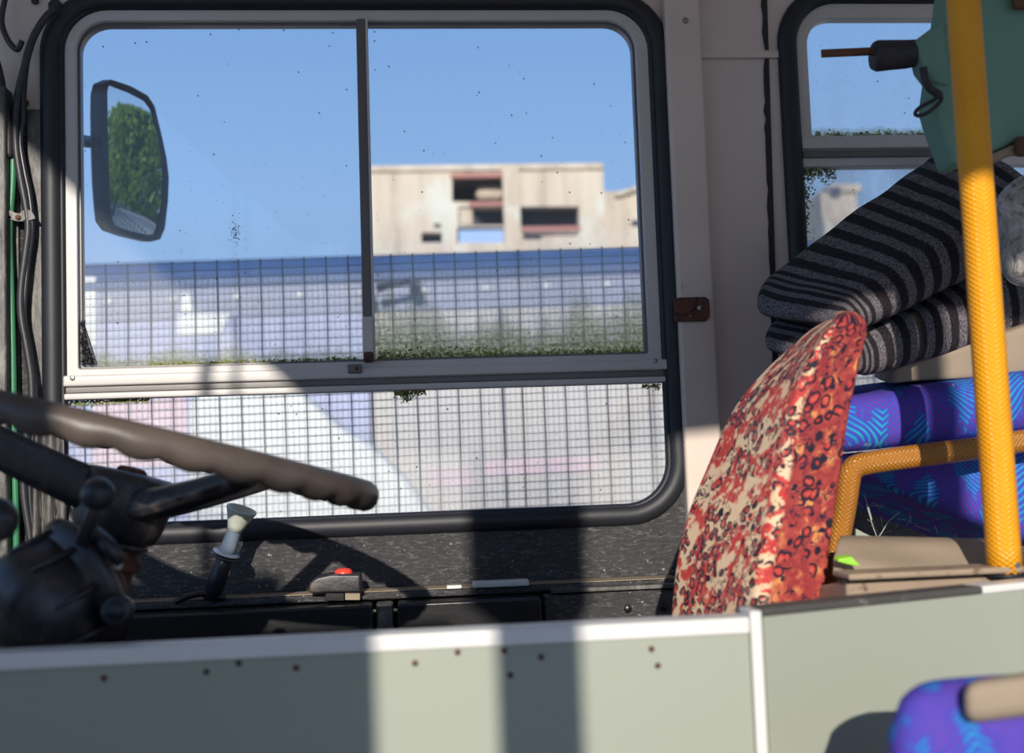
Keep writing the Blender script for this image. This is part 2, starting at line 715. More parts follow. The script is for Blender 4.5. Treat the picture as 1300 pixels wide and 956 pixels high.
M['green_canvas'] = canvas('green_canvas', srgb(112, 150, 134))
M['brown_vinyl'] = canvas('brown_grey_vinyl', srgb(152, 136, 118), 80, 0.25)
M['wood'] = plain('dusty_wood', srgb(156, 136, 116), 0.8, var=0.3, scale=14, spot=srgb(70, 58, 48), spot_scale=40, spot_amt=0.62, bump=0.3)
M['red_plastic'] = plain('red_button_plastic', srgb(232, 72, 52), 0.35, var=0.05, bump=0)
M['white_plastic'] = plain('aged_white_plastic', srgb(196, 198, 186), 0.45, var=0.12, scale=20)
M['grey_plastic'] = plain('grey_plastic', srgb(120, 134, 152), 0.4, var=0.15, scale=20)
M['lime'] = plain('lime_plastic', srgb(150, 214, 60), 0.4, var=0.05, bump=0)
M['clip'] = plain('dark_webbing', srgb(46, 44, 50), 0.6, var=0.3)
M['brown_fluff'] = canvas('brown_fluff', srgb(92, 66, 50), 60, 0.4)


def glass_mat(name, zb, haze, algae_h, algae_amt, seed, fall_h=0.26):
    """old window glass: clear, dusty film, algae creeping up from the sill"""
    k = NT(name)
    k.t.nodes.remove(k.b)
    v = k.coord()
    sep = k.n('ShaderNodeSeparateXYZ')
    k.l(v, sep.inputs[0])
    z = sep.outputs[2]
    h = k.math('SUBTRACT', z, zb)
    tr = k.n('ShaderNodeBsdfTransparent')
    tr.inputs[0].default_value = (0.95, 0.975, 0.985, 1)
    gl = k.n('ShaderNodeBsdfGlossy')
    gl.inputs['Roughness'].default_value = 0.03
    m1 = k.n('ShaderNodeMixShader')
    m1.inputs[0].default_value = 0.035
    k.l(tr.outputs[0], m1.inputs[1])
    k.l(gl.outputs[0], m1.inputs[2])
    # dust film (diffuse + translucent)
    df = k.n('ShaderNodeBsdfDiffuse')
    tl = k.n('ShaderNodeBsdfTranslucent')
    dust = srgb(228, 226, 222)
    df.inputs[0].default_value = dust
    tl.inputs[0].default_value = dust
    ms = k.n('ShaderNodeMixShader')
    ms.inputs[0].default_value = 0.5
    k.l(df.outputs[0], ms.inputs[1])
    k.l(tl.outputs[0], ms.inputs[2])
    vs = k.coord((1, 1, 0.25))
    f, _ = k.noise(vs, 9 + seed, 4, 0.6)
    fall = k.math('MULTIPLY', k.math('SUBTRACT', 1.0, k.math('DIVIDE', h, fall_h), clamp=True), haze)
    fine, _ = k.noise(v, 260, 2)
    film = k.math('MULTIPLY', fall, k.math('MULTIPLY_ADD', f, 1.3, -0.1), clamp=True)
    film = k.math('MULTIPLY', film, k.math('MULTIPLY_ADD', fine, 0.8, 0.6), clamp=True)
    film = k.math('ADD', film, 0.03)
    m2 = k.n('ShaderNodeMixShader')
    k.l(film, m2.inputs[0])
    k.l(m1.outputs[0], m2.inputs[1])
    k.l(ms.outputs[0], m2.inputs[2])
    # specks
    vo = k.voro(v, 42)
    sp = k.ramp(vo['Distance'], [(0.055, (1, 1, 1)), (0.075, (0, 0, 0))])
    rnd = k.n('ShaderNodeSeparateColor')
    k.l(vo['Color'], rnd.inputs[0])
    pick = k.ramp(rnd.outputs[0], [(0.55, (0, 0, 0)), (0.57, (1, 1, 1))])
    vo2 = k.voro(v, 120)
    sp2 = k.ramp(vo2['Distance'], [(0.07, (1, 1, 1)), (0.1, (0, 0, 0))])
    rnd2 = k.n('ShaderNodeSeparateColor')
    k.l(vo2['Color'], rnd2.inputs[0])
    lowz = k.math('SUBTRACT', 1.0, k.math('DIVIDE', h, 0.45), clamp=True)
    pick2 = k.math('LESS_THAN', rnd2.outputs[0], k.math('MULTIPLY', lowz, 0.5))
    spk = k.math('MULTIPLY', k.math('MAXIMUM', k.math('MULTIPLY', sp, pick), k.math('MULTIPLY', sp2, pick2)), 0.75)
    dk = k.n('ShaderNodeBsdfDiffuse')
    dk.inputs[0].default_value = srgb(44, 58, 70)
    m3 = k.n('ShaderNodeMixShader')
    k.l(spk, m3.inputs[0])
    k.l(m2.outputs[0], m3.inputs[1])
    k.l(dk.outputs[0], m3.inputs[2])
    # algae
    an, _ = k.noise(k.coord((1, 1, 0.2)), 7.0, 5, 0.7)
    edge = k.math('MULTIPLY', k.math('MULTIPLY_ADD', an, 2.6, -0.75, clamp=True), algae_h)
    edge = k.math('ADD', edge, 0.004)
    amt = k.math('SUBTRACT', 1.0, k.math('DIVIDE', h, edge), clamp=True)
    gr, _ = k.noise(v, 190, 4, 0.75)
    am = k.math('MULTIPLY', k.math('POWER', amt, 0.8), k.ramp(gr, [(0.36, (0.3,) * 3), (0.58, (1, 1, 1))]))
    am = k.math('MULTIPLY', am, algae_amt, clamp=True)
    ad = k.n('ShaderNodeBsdfDiffuse')
    at2 = k.n('ShaderNodeBsdfTranslucent')
    ac = k.ramp(gr, [(0.38, srgb(232, 226, 184)), (0.52, srgb(198, 196, 118)), (0.68, srgb(140, 146, 58))])
    k.l(ac, ad.inputs[0])
    k.l(ac, at2.inputs[0])
    am_s = k.n('ShaderNodeMixShader')
    am_s.inputs[0].default_value = 0.75
    k.l(ad.outputs[0], am_s.inputs[1])
    k.l(at2.outputs[0], am_s.inputs[2])
    m4 = k.n('ShaderNodeMixShader')
    k.l(am, m4.inputs[0])
    k.l(m3.outputs[0], m4.inputs[1])
    k.l(am_s.outputs[0], m4.inputs[2])
    k.l(m4.outputs[0], k.out.inputs[0])
    return k.m


def leaf_mat(name, a, b):
    k = NT(name)
    v = k.coord()
    f, _ = k.noise(v, 60 if 'moss' in name else 2.0, 4, 0.7)
    k.set(k.mix(k.ramp(f, [(0.35, (0, 0, 0)), (0.65, (1, 1, 1))]), a, b), 0.8)
    tl = k.n('ShaderNodeBsdfTranslucent')
    k.l(k.b.inputs['Base Color'].links[0].from_socket, tl.inputs[0])
    ms = k.n('ShaderNodeMixShader')
    ms.inputs[0].default_value = 0.5
    k.l(k.b.outputs[0], ms.inputs[1])
    k.l(tl.outputs[0], ms.inputs[2])
    k.l(ms.outputs[0], k.out.inputs[0])
    return k.m


M['moss'] = leaf_mat('moss_green', srgb(134, 144, 60), srgb(204, 208, 120))
M['leaf'] = leaf_mat('tree_leaf', srgb(70, 104, 40), srgb(150, 176, 76))

YW = 1.86     # inner face of the window wall

# ================================================================== SETTING
# window 1 frame positions (world x, z on the wall)
GX0, GX1 = at(67, 330, YW).x, at(850, 330, YW).x
GZ1, GZ0 = at(460, 1, YW).z, at(460, 668, YW).z
HOLE1 = rrect(GX0, GZ0, GX1, GZ1, 0.085, 10)
W2X0 = at(1003, 150, YW).x
W2X1 = W2X0 + 1.0
W2Z1, W2Z0 = at(1100, -6, YW).z, at(1110, 622, YW).z
HOLE2 = rrect(W2X0, W2Z0, W2X1, W2Z1, 0.085, 10)
XL, XR, ZF, ZC = -1.25, 3.4, 0.9, 3.42

wall_far = struct(plate_holes('wall_far', [(XL, ZF), (XR, ZF), (XR, ZC), (XL, ZC)], [HOLE1, HOLE2], YW, YW + 0.05, M['cream']), 'cream painted bus side wall around the windows')

# black painted lower wall lining with a notch for the window
zt = at(30, 141, YW).z
xr = at(885, 640, YW).x
notch = [p for p in HOLE1]
pts = [(XL, ZF), (xr, ZF), (xr, GZ0 + 0.11), (GX1, GZ0 + 0.11)]
low = [p for p in HOLE1 if p[1] < GZ0 + 0.1]
br = sorted([p for p in low if p[0] > (GX0 + GX1) / 2], key=lambda p: (-p[1], p[0]))
bl = sorted([p for p in low if p[0] < (GX0 + GX1) / 2], key=lambda p: (p[1], -p[0]))
pts += br + bl + [(GX0, zt), (XL, zt)]
lining = plate_holes('lining_panel', pts, [], YW - 0.006, YW - 0.0005, M['black'], wall_far)
lining['label'] = 'chipped black painted lower lining'

floor = struct(MB().span((XL - 0.6, -0.62, 0.84), (XR, YW + 0.05, 0.9)).build('floor', M['floor']), 'bus floor')
ceiling = struct(MB().span((XL - 0.6, -0.62, ZC), (XR, YW + 0.05, ZC + 0.05)).build('ceiling', M['ceil']), 'bus ceiling')

# unseen entrance side: openings and pillar shaped to throw the sun patches and shadows
H1 = [(-1.2, 2.54), (-0.485, 2.54), (-0.485, 2.43), (-0.216, 2.43), (-0.216, 1.9), (-0.114, 1.9), (-0.114, 2.40), (-0.194, 2.46), (-0.194, 2.73), (-0.36, 2.73), (-0.95, 3.30), (-1.2, 3.30)]
H2 = [(-0.047, 0.93), (0.415, 0.93), (0.415, 2.75), (-0.014, 2.72), (-0.014, 2.46), (-0.047, 2.40)]
H3 = [(0.458, 0.93), (1.5, 0.93), (1.5, 2.76), (0.458, 2.76)]
H4 = [(1.6, 1.75), (3.2, 1.75), (3.2, 2.76), (1.6, 2.76)]
wall_near = struct(plate_holes('wall_near', [(XL, ZF), (XR, ZF), (XR, ZC), (XL, ZC)], [H1, H2, H3, H4], -0.58, -0.55, M['ceil']), 'unseen entrance side wall of the bus, openings shaped for the sun patches')
for (xa, za, xb, zb_, r_) in ((-0.597, 2.43, -0.59, 3.0, 0.010), (-0.548, 2.43, -0.546, 2.93, 0.006)):
    MB().sweep([(xa, -0.565, za), (xb, -0.565, zb_)], r_, 8).build('shadow_bar', M['black_plastic'], wall_near, smooth=True)  # thin bars added for the narrow shadows they cast

# front bulkhead with windscreen, and rear bulkhead
def bulkhead(name, x, holes, mat):
    mb = MB()
    o = plate_holes(name, [(-0.58, ZF), (YW + 0.05, ZF), (YW + 0.05, ZC), (-0.58, ZC)], holes, x, x + 0.03, mat)
    for v in o.data.vertices:
        v.co = Vector((v.co.y, v.co.x, v.co.z))
    o.data.flip_normals()
    return struct(o)


bulkhead('wall_front', XL - 0.03, [[(-0.4, 1.75), (1.7, 1.75), (1.7, 3.2), (-0.4, 3.2)]], M['ceil'])
bulkhead('wall_rear', XR, [[(-0.3, 1.8), (1.6, 1.8), (1.6, 2.9), (-0.3, 2.9)]], M['ceil'])

# ------------------------------------------------------------------ window 1
win = struct_empty('window_1', ((GX0 + GX1) / 2, YW, GZ0), 'wide sliding bus window with black rubber gasket')
path = [Vector((x, YW - 0.004, z)) for x, z in HOLE1]
prof = [(0.0165 * cos(a), 0.013 * sin(a)) for a in [2 * pi * i / 12 for i in range(12)]]
MB().sweep(path, profile=prof, closed=True, up=(0, 1, 0)).build('gasket', M['rubber'], win, smooth=True)
inner = [Vector((x, YW - 0.002, z)) for x, z in rrect(GX0 + 0.016, GZ0 + 0.013, GX1 - 0.016, GZ1 - 0.012, 0.072, 10)]
MB().sweep(inner, profile=[(0.006 * cos(a), 0.008 * sin(a)) for a in [2 * pi * i / 8 for i in range(8)]], closed=True, up=(0, 1, 0)).build('gasket_lip', M['rubber'], win, smooth=True)

# aluminium frame of the upper, sliding part
FX0, FX1 = at(79, 300, YW).x, at(840, 300, YW).x
FZ1 = at(460, 7, YW).z
RZ1, RZ0 = at(460, 459, YW).z, at(460, 497, YW).z      # transom rail top and bottom
IX0, IX1 = at(99, 300, YW).x, at(817, 300, YW).x
IZ1 = at(460, 27, YW).z
lo = rrect(FX0, RZ0, FX1, FZ1, [0.004, 0.004, 0.062, 0.062], 8)
li = rrect(IX0, RZ1, IX1, IZ1, [0.004, 0.004, 0.048, 0.048], 8)
ring('window_frame', lo, li, YW - 0.004, YW + 0.022, M['alu'], win, bevel=0.0025)
# inner lip of the frame channel
lo2 = rrect(IX0 - 0.001, RZ1 - 0.001, IX1 + 0.001, IZ1 + 0.001, [0.004, 0.004, 0.049, 0.049], 8)
li2 = rrect(IX0 + 0.004, RZ1 + 0.004, IX1 - 0.004, IZ1 - 0.004, [0.004, 0.004, 0.045, 0.045], 8)
ring('frame_channel', lo2, li2, YW + 0.006, YW + 0.024, M['alu_dark'], win, bevel=0.001)
# dark groove and lower step of the transom
gz = at(460, 484, YW).z
MB().span((FX0 + 0.004, YW - 0.0075, gz - 0.006), (FX1 - 0.002, YW - 0.004, gz + 0.003)).build('transom_groove', M['alu_dark'], win, bevel=0.001)
MB().span((FX0 + 0.002, YW - 0.011, gz + 0.004), (FX1 - 0.002, YW - 0.003, RZ1 - 0.010)).build('transom_rail', M['alu'], win, bevel=0.003)
MB().span((FX0 + 0.002, YW - 0.009, RZ0), (FX1, YW + 0.01, gz - 0.0065)).build('transom_lip', M['alu'], win, bevel=0.002)
mb = MB()
for (px, py) in ((832, 458), (92, 480)):
    p = at(px, py, YW - 0.011)
    disc_stud(mb, p, (0, -1, 0), 0.004, 0.002)
mb.build('screw', M['steel'], win)

# meeting stile, latch
a, b = at(459, 24, YW + 0.002), at(469, 458, YW + 0.002)
MB().hexa([a + Vector(q) for q in ((-0.009, 0, 0),)] * 0 + [
    Vector((b.x - 0.009, YW - 0.004, b.z)), Vector((b.x + 0.008, YW - 0.004, b.z)), Vector((b.x - 0.009, YW + 0.02, b.z)), Vector((b.x + 0.008, YW + 0.02, b.z)),
    Vector((a.x - 0.009, YW - 0.004, a.z)), Vector((a.x + 0.008, YW - 0.004, a.z)), Vector((a.x - 0.009, YW + 0.02, a.z)), Vector((a.x + 0.008, YW + 0.02, a.z))]).build('meeting_stile', M['alu_dark'], win, bevel=0.002)
MB().hexa([Vector((b.x + 0.006, YW - 0.009, b.z)), Vector((b.x + 0.010, YW - 0.009, b.z)), Vector((b.x + 0.006, YW - 0.002, b.z)), Vector((b.x + 0.010, YW - 0.002, b.z)),
           Vector((a.x + 0.006, YW - 0.009, a.z)), Vector((a.x + 0.010, YW - 0.009, a.z)), Vector((a.x + 0.006, YW - 0.002, a.z)), Vector((a.x + 0.010, YW - 0.002, a.z))]).build('stile_lip', M['alu'], win, bevel=0.001)
p0, p1 = at(460, 404, YW), at(475, 450, YW)
lt = MB().span((p0.x, YW - 0.022, p1.z), (p1.x, YW - 0.004, p0.z)).build('latch', M['alu'], win, bevel=0.003)
p2 = at(467, 458, YW)
MB().span((p0.x + 0.001, YW - 0.03, p2.z - 0.004), (p1.x, YW - 0.006, p1.z + 0.002)).build('latch_tongue', M['rust'], lt, bevel=0.004)
p3 = at(451, 469, YW)
lc = MB().span((p3.x - 0.011, YW - 0.016, p3.z - 0.007), (p3.x + 0.011, YW - 0.010, p3.z + 0.007)).build('catch_plate', M['alu_dark'], win, bevel=0.002)
disc = MB()
disc_stud(disc, (p3.x + 0.003, YW - 0.016, p3.z), (0, -1, 0), 0.0035, 0.002)
disc.build('screw', M['rust'], lc)

# panes
MXL, MXR = at(459, 240, YW).x, at(469, 300, YW).x
gl_l = glass_mat('pane_glass_left', RZ1, 0.34, 0.04, 0.7, 0)
gl_r = glass_mat('pane_glass_right', RZ1, 0.5, 0.14, 0.95, 3)
gl_b = glass_mat('pane_glass_low', GZ0 - 0.02, 0.34, 0.006, 0.3, 5)
MB().span((IX0 - 0.004, YW + 0.010, RZ1 - 0.003), (MXL + 0.01, YW + 0.014, IZ1 + 0.003)).build('pane', gl_l, win)
MB().span((MXL, YW + 0.017, RZ1 - 0.003), (IX1 + 0.004, YW + 0.021, IZ1 + 0.003)).build('pane', gl_r, win)
MB().span((GX0 + 0.004, YW + 0.010, GZ0 + 0.004), (GX1 - 0.004, YW + 0.014, RZ0 + 0.006)).build('pane', gl_b, win)


def moss_clump(name, spans, parent, seed):
    """spans: (x0, x1, z, height, count, dirsign) - tiny tufts along an edge on the glass"""
    rnd = random.Random(seed)
    mb = MB()
    for (x0, x1, z, hgt, cnt, sg, y) in spans:
        for _ in range(cnt):
            x = rnd.uniform(x0, x1)
            f = abs(rnd.gauss(0, 0.45))
            c = 0.5 + 0.5 * mnoise.noise(Vector((x * 22, seed * 3.1, 0)))
            zz = z + sg * min(1.2, f) * hgt * (0.25 + c)
            r = rnd.uniform(0.0007, 0.0022)
            ax = Vector((rnd.uniform(-1, 1), rnd.uniform(-1, 1), rnd.uniform(-1, 1))).normalized()
            u = ax.orthogonal().normalized()
            w = ax.cross(u)
            o = Vector((x, y - rnd.uniform(0, 0.003), zz))
            mb.add([o + u * r, o + w * r - u * r * 0.6, o - w * r - u * r * 0.6, o + ax * r * 1.5], [(0, 1, 2), (0, 1, 3), (1, 2, 3), (2, 0, 3)])
    ob = mb.build(name, M['moss'], parent)
    ob['kind'] = 'stuff'
    return ob


mx = lambda px, py: at(px, py, YW + 0.01).x
mossz = RZ1 + 0.004
moss_clump('moss', [(mx(190, 455), mx(455, 455), mossz, 0.006, 420, 1, YW + 0.009), (mx(480, 450), mx(640, 450), mossz, 0.022, 620, 1, YW + 0.016), (mx(640, 450), mx(812, 450), mossz, 0.010, 330, 1, YW + 0.016),
                    (mx(500, 495), mx(540, 495), RZ0 - 0.001, 0.012, 260, -1, YW + 0.009), (mx(508, 495), mx(522, 495), RZ0 - 0.004, 0.018, 120, -1, YW + 0.009), (mx(85, 510), mx(190, 505), RZ0 - 0.001, 0.010, 420, -1, YW + 0.009),
                    (mx(815, 490), mx(838, 490), RZ0 - 0.002, 0.012, 90, -1, YW + 0.009)], win, 3)
rnd = random.Random(31)
mb = MB()
for _ in range(90):
    o = at(299 + rnd.gauss(0, 3.2), 294 + rnd.gauss(0, 8), YW + 0.009)
    r = rnd.uniform(0.0006, 0.0017)
    ax = Vector((rnd.uniform(-1, 1), rnd.uniform(-1, 1), rnd.uniform(-1, 1))).normalized()
    u = ax.orthogonal().normalized()
    w = ax.cross(u)
    mb.add([o + u * r, o + w * r - u * r * 0.6, o - w * r - u * r * 0.6, o + ax * r * 0.8], [(0, 1, 2), (0, 1, 3), (1, 2, 3), (2, 0, 3)])
mb.build('dirt_splash', M['green_pipe'], win)['kind'] = 'stuff'
# grime lump in the left corner of the sliding channel
mb = MB()
pa, pb = at(105, 405, YW), at(120, 462, YW)
mb.add([(pa.x - 0.004, YW + 0.003, pb.z), (pb.x + 0.002, YW + 0.003, pb.z), (pa.x + 0.006, YW + 0.003, pa.z - 0.025), (pa.x - 0.002, YW + 0.003, pa.z),
        (pa.x - 0.004, YW + 0.010, pb.z), (pb.x + 0.002, YW + 0.010, pb.z), (pa.x + 0.006, YW + 0.010, pa.z - 0.025), (pa.x - 0.002, YW + 0.010, pa.z)],
       [(0, 1, 2, 3), (7, 6, 5, 4), (0, 4, 5, 1), (1, 5, 6, 2), (2, 6, 7, 3), (3, 7, 4, 0)])
rnd = random.Random(77)
for _ in range(420):
    t = rnd.random()
    o = at(104 + rnd.random() * (3 + 15 * t ** 2.2), 408 + 55 * t, YW + rnd.uniform(0.0, 0.004))
    r = rnd.uniform(0.001, 0.003)
    ax = Vector((rnd.uniform(-1, 1), rnd.uniform(-1, 1), rnd.uniform(-1, 1))).normalized()
    u = ax.orthogonal().normalized()
    w = ax.cross(u)
    mb.add([o + u * r, o + w * r - u * r * 0.6, o - w * r - u * r * 0.6, o + ax * r * 1.5], [(0, 1, 2), (0, 1, 3), (1, 2, 3), (2, 0, 3)])
mb.build('perished_seal', M['rubber'], win)

# ------------------------------------------------------------------ window 2
win2 = struct_empty('window_2', ((W2X0 + W2X1) / 2, YW, W2Z0), 'second bus window behind the heap of cushions')
path = [Vector((x, YW - 0.004, z)) for x, z in HOLE2]
MB().sweep(path, profile=prof, closed=True, up=(0, 1, 0)).build('gasket', M['rubber'], win2, smooth=True)
f2x0 = at(1012, 150, YW).x
i2x0 = at(1029, 150, YW).x
f2z1, i2z1 = at(1100, 5, YW).z, at(1100, 24, YW).z
r2z1, r2z0 = at(1100, 172, YW).z, at(1100, 212, YW).z
lo = rrect(f2x0, r2z0, W2X1 - 0.012, f2z1, [0.004, 0.004, 0.06, 0.06], 8)
li = rrect(i2x0, r2z1, W2X1 - 0.035, i2z1, [0.004, 0.004, 0.046, 0.046], 8)
ring('window_frame', lo, li, YW - 0.004, YW + 0.022, M['alu'], win2, bevel=0.0025)
g2 = at(1100, 198, YW).z
MB().span((f2x0 + 0.004, YW - 0.008, g2 - 0.004), (W2X1 - 0.02, YW - 0.003, g2 + 0.008)).build('transom_groove', M['alu_dark'], win2, bevel=0.002)
MB().span((f2x0 + 0.002, YW - 0.012, g2 + 0.010), (W2X1 - 0.02, YW - 0.003, r2z1 - 0.004)).build('transom_rail', M['alu'], win2, bevel=0.003)
gl_2 = glass_mat('pane_glass_second', r2z1, 0.18, 0.02, 0.8, 7)
gl_3 = glass_mat('pane_glass_second_low', W2Z0, 0.62, 0.02, 0.5, 9, 2.2)
MB().span((i2x0 - 0.004, YW + 0.010, r2z1 - 0.003), (W2X1 - 0.03, YW + 0.014, i2z1 + 0.003)).build('pane', gl_2, win2)
MB().span((W2X0 + 0.004, YW + 0.010, W2Z0 + 0.004), (W2X1 - 0.004, YW + 0.014, r2z0 + 0.006)).build('pane', gl_3, win2)
moss_clump('moss', [(mx(1035, 170), mx(1200, 170), r2z1 + 0.002, 0.010, 420, 1, YW + 0.009), (mx(1012, 215), mx(1060, 215), r2z0 - 0.001, 0.022, 420, -1, YW + 0.009)], win2, 8)
rnd = random.Random(4)
mb = MB()
for _ in range(900):
    py = 214 + abs(rnd.gauss(0, 50))
    px = 1013 + abs(rnd.gauss(0, 7))
    o = at(px, py, YW + 0.008)
    r = rnd.uniform(0.0008, 0.0024)
    ax = Vector((rnd.uniform(-1, 1), rnd.uniform(-1, 1), rnd.uniform(-1, 1))).normalized()
    u = ax.orthogonal().normalized()
    w = ax.cross(u)
    mb.add([o + u * r, o + w * r - u * r * 0.6, o - w * r - u * r * 0.6, o + ax * r * 1.5], [(0, 1, 2), (0, 1, 3), (1, 2, 3), (2, 0, 3)])
mb.build('moss', M['moss'], win2)['kind'] = 'stuff'

# ------------------------------------------------------------------ pillar cover, seam and strip on the cream wall
xa, xb = at(853, 240, YW - 0.02).x, at(899, 240, YW - 0.02).x
ztop, zbot = ZC - 0.01, ZF + 0.01
pil = struct(MB().span((xa, YW - 0.028, zbot), (xb, YW - 0.0005, ztop)).build('trim_1', M['pillar'], bevel=0.006, seg=3), 'cream pillar cover between the two windows')
mb = MB()
disc_stud(mb, at(870, 26, YW - 0.028), (0, -1, 0), 0.005, 0.003)
mb.build('screw', M['steel'], pil)
sz1, sz0 = at(940, 65, YW).z, at(940, 75, YW).z
tr = struct(MB().span((xb + 0.001, YW - 0.006, sz0), (W2X0 - 0.012, YW - 0.0005, sz1)).build('trim_2', M['pillar'], bevel=0.002), 'narrow cream cover strip between pillar and second window')
mb = MB()
disc_stud(mb, at(925, 70, YW - 0.006), (0, -1, 0), 0.003, 0.0015)
mb.build('rivet', M['pillar'], tr)
# black open seam with broken paint, left of window 2
rnd = random.Random(11)
lp_l, lp_r = [], []
for i in range(-16, 62):
    t = i / 33
    py = -15 + 365 * t
    x = at(972 + 11 * t, py, YW - 0.002)
    wv = 0.0075 + 0.0034 * mnoise.noise(Vector((i * 0.9, 2, 0))) + 0.0012 * mnoise.noise(Vector((i * 3.1, 7, 0)))
    if 0.21 < t < 0.25:
        wv *= 0.5
    lp_l.append((x.x - wv, x.z))
    lp_r.append((x.x + 0.002, x.z))
seam = plate_holes('trim_3', lp_l + lp_r[::-1], [], YW - 0.0025, YW - 0.0003, M['rubber'])
struct(seam, 'black open seam with broken paint edges')

# left side: grimy post and the cream / black joint strip
pl = struct(MB().span((XL + 0.1, YW - 0.045, ZF), (at(9, 300, YW - 0.04).x, YW - 0.007, at(0, 120, YW).z)).build('trim_4', M['grimy'], bevel=0.004), 'grimy grey metal post at the far left')
a, b = at(12, 300, YW), at(60, 300, YW)
struct(MB().span((at(11, 300, YW).x, YW - 0.0125, ZF), (at(27, 300, YW).x, YW - 0.0065, at(20, 142, YW).z)).build('trim_5', M['grimy'], bevel=0.002), 'narrow grimy metal strip beside the post')
struct(MB().span((at(37, 300, YW).x, YW - 0.0105, ZF), (at(57, 300, YW).x, YW - 0.0065, at(40, 141, YW).z)).build('trim_6', M['grimy'], bevel=0.002), 'scratched grey metal strip beside the window gasket')

# ------------------------------------------------------------------ sill ledge and boxes under the window
zl = at(560, 744, YW - 0.03).z
sill = struct(MB().span((XL + 0.05, YW - 0.075, zl - 0.012), (at(848, 740, YW).x, YW - 0.0065, zl)).build('trim_7', M['black'], bevel=0.004), 'dusty black ledge below the window')
MB().span((XL + 0.06, YW - 0.073, zl), (at(846, 740, YW).x, YW - 0.03, zl + 0.0012)).build('dust_strip', M['brown_vinyl'], sill)
yb = YW - 0.085


def sill_box(name, px0, px1, py_top, depth, mat, label=None):
    x0, x1 = at(px0, 780, yb).x, at(px1, 780, yb).x
    zt_ = at((px0 + px1) / 2, py_top, YW - 0.07 - depth).z
    o = MB().span((x0, YW - 0.07 - depth, ZF + 0.02), (x1, YW - 0.0765, min(zt_, zl - 0.013))).build(name, mat, bevel=0.004)
    return o


b1 = tag(sill_box('storage_locker', 60, 474, 772, 0.055, M['gloss_black']), 'long glossy black locker under the window behind the steering wheel', 'locker', 'black lockers under the window')
b2 = tag(sill_box('storage_locker', 505, 684, 752, 0.055, M['gloss_black']), 'short glossy black locker under the window between post and bolted panel', 'locker', 'black lockers under the window')
b3 = struct(sill_box('trim_8', 690, 900, 745, 0.03, M['black']), 'bolted black panel under the window beside the red seat')
b4 = struct(sill_box('trim_9', 478, 500, 765, 0.045, M['grimy']), 'grimy post between the two black lockers')
mb = MB()
for px, py in ((797, 773), (842, 771)):
    disc_stud(mb, at(px, py, YW - 0.10), (0, -1, 0), 0.0062, 0.004)
mb.build('bolt', M['gloss_black'], b3)
# scuffed clear strip along the panel top
MB().span((at(690, 745, YW).x, YW - 0.104, zl - 0.011), (at(846, 745, YW).x, YW - 0.075, zl - 0.005)).build('top_strip', M['grimy'], b3, bevel=0.001)

struct(MB().span((xr + 0.001, YW - 0.006, ZF), (XR - 0.01, YW - 0.0005, W2Z0 - 0.008)).build('trim_10', M['black']), 'black lower lining under the second window')


def tube_uv(name, path, r, mat, parent=None, n=20):
    """tube with attribute uvw = (around 0..1, metres along, 0)"""
    P = [Vector(p) for p in path]
    L = len(P)
    verts, faces, uvw = [], [], []
    u = None
    dist = 0
    for i in range(L):
        t = (P[min(i + 1, L - 1)] - P[max(i - 1, 0)]).normalized()
        if u is None:
            u = t.orthogonal()
        if i:
            dist += (P[i] - P[i - 1]).length
        s = t.cross(u).normalized()
        u = s.cross(t).normalized()
        for j in range(n + 1):
            a = 2 * pi * j / n
            verts.append(P[i] + (s * cos(a) + u * sin(a)) * r)
            uvw.append((j / n, dist, 0))
    for i in range(L - 1):
        for j in range(n):
            a = i * (n + 1) + j
            faces.append((a, a + 1, a + n + 2, a + n + 1))
    for base in (0, (L - 1) * (n + 1)):
        faces.append(tuple(base + j for j in range(n)))
    me = bpy.data.meshes.new(name)
    me.from_pydata([tuple(v) for v in verts], [], faces)
    at_ = me.attributes.new('uvw', 'FLOAT_VECTOR', 'POINT')
    at_.data.foreach_set('vector', [c for p in uvw for c in p])
    bm = bmesh.new()
    bm.from_mesh(me)
    bmesh.ops.recalc_face_normals(bm, faces=bm.faces)
    bm.to_mesh(me)
    bm.free()
    return finish(name, me, mat, parent, smooth=True)


def prism(poly, depth_vec):
    """thick plate from a polygon of 3D points"""
    mb = MB()
    d = Vector(depth_vec)
    n = len(poly)
    mb.add([Vector(p) for p in poly] + [Vector(p) + d for p in poly],
           [tuple(range(n)), tuple(reversed(range(n, 2 * n)))] + [(i, i + n, (i + 1) % n + n, (i + 1) % n) for i in range(n)])
    return mb


# ================================================================== STEERING WHEEL AND COLUMN
WC = at(178, 561, 1.28)
dv = (WC - CAMLOC).normalized()
ti = radians(15.4)
wn0 = CR * sin(ti) + CU * cos(ti)
WN = (wn0 - dv * wn0.dot(dv)).normalized()
WN = (WN + dv * 0.006).normalized()
E2 = -(dv - WN * dv.dot(WN)).normalized()
E1 = E2.cross(WN)
if E1.dot(CR) < 0:
    E1 = -E1
RW = 0.243
wheel = thing('steering_wheel', 'large worn dark steering wheel with finger-grip rim seen edge-on', 'steering wheel', WC - WN * 0.1)
loops = []
NR, NC = 168, 14
for i in range(NR):
    th = 2 * pi * i / NR
    rd = E1 * cos(th) + E2 * sin(th)
    c = WC + rd * RW
    lp = []
    scal = 0.0075 * abs(sin(th * 17)) - 0.0045
    for j in range(NC):
        ph = 2 * pi * j / NC
        rr = 0.0152
        low_ = max(0, -sin(ph))
        rr += scal * low_ ** 0.7
        lp.append(c + (rd * cos(ph) + WN * sin(ph)) * rr)
    loops.append(lp)
MB().loft(loops, cap=False, close_path=True).build('rim', M['rim'], wheel, smooth=True)
WH = WC - WN * 0.013
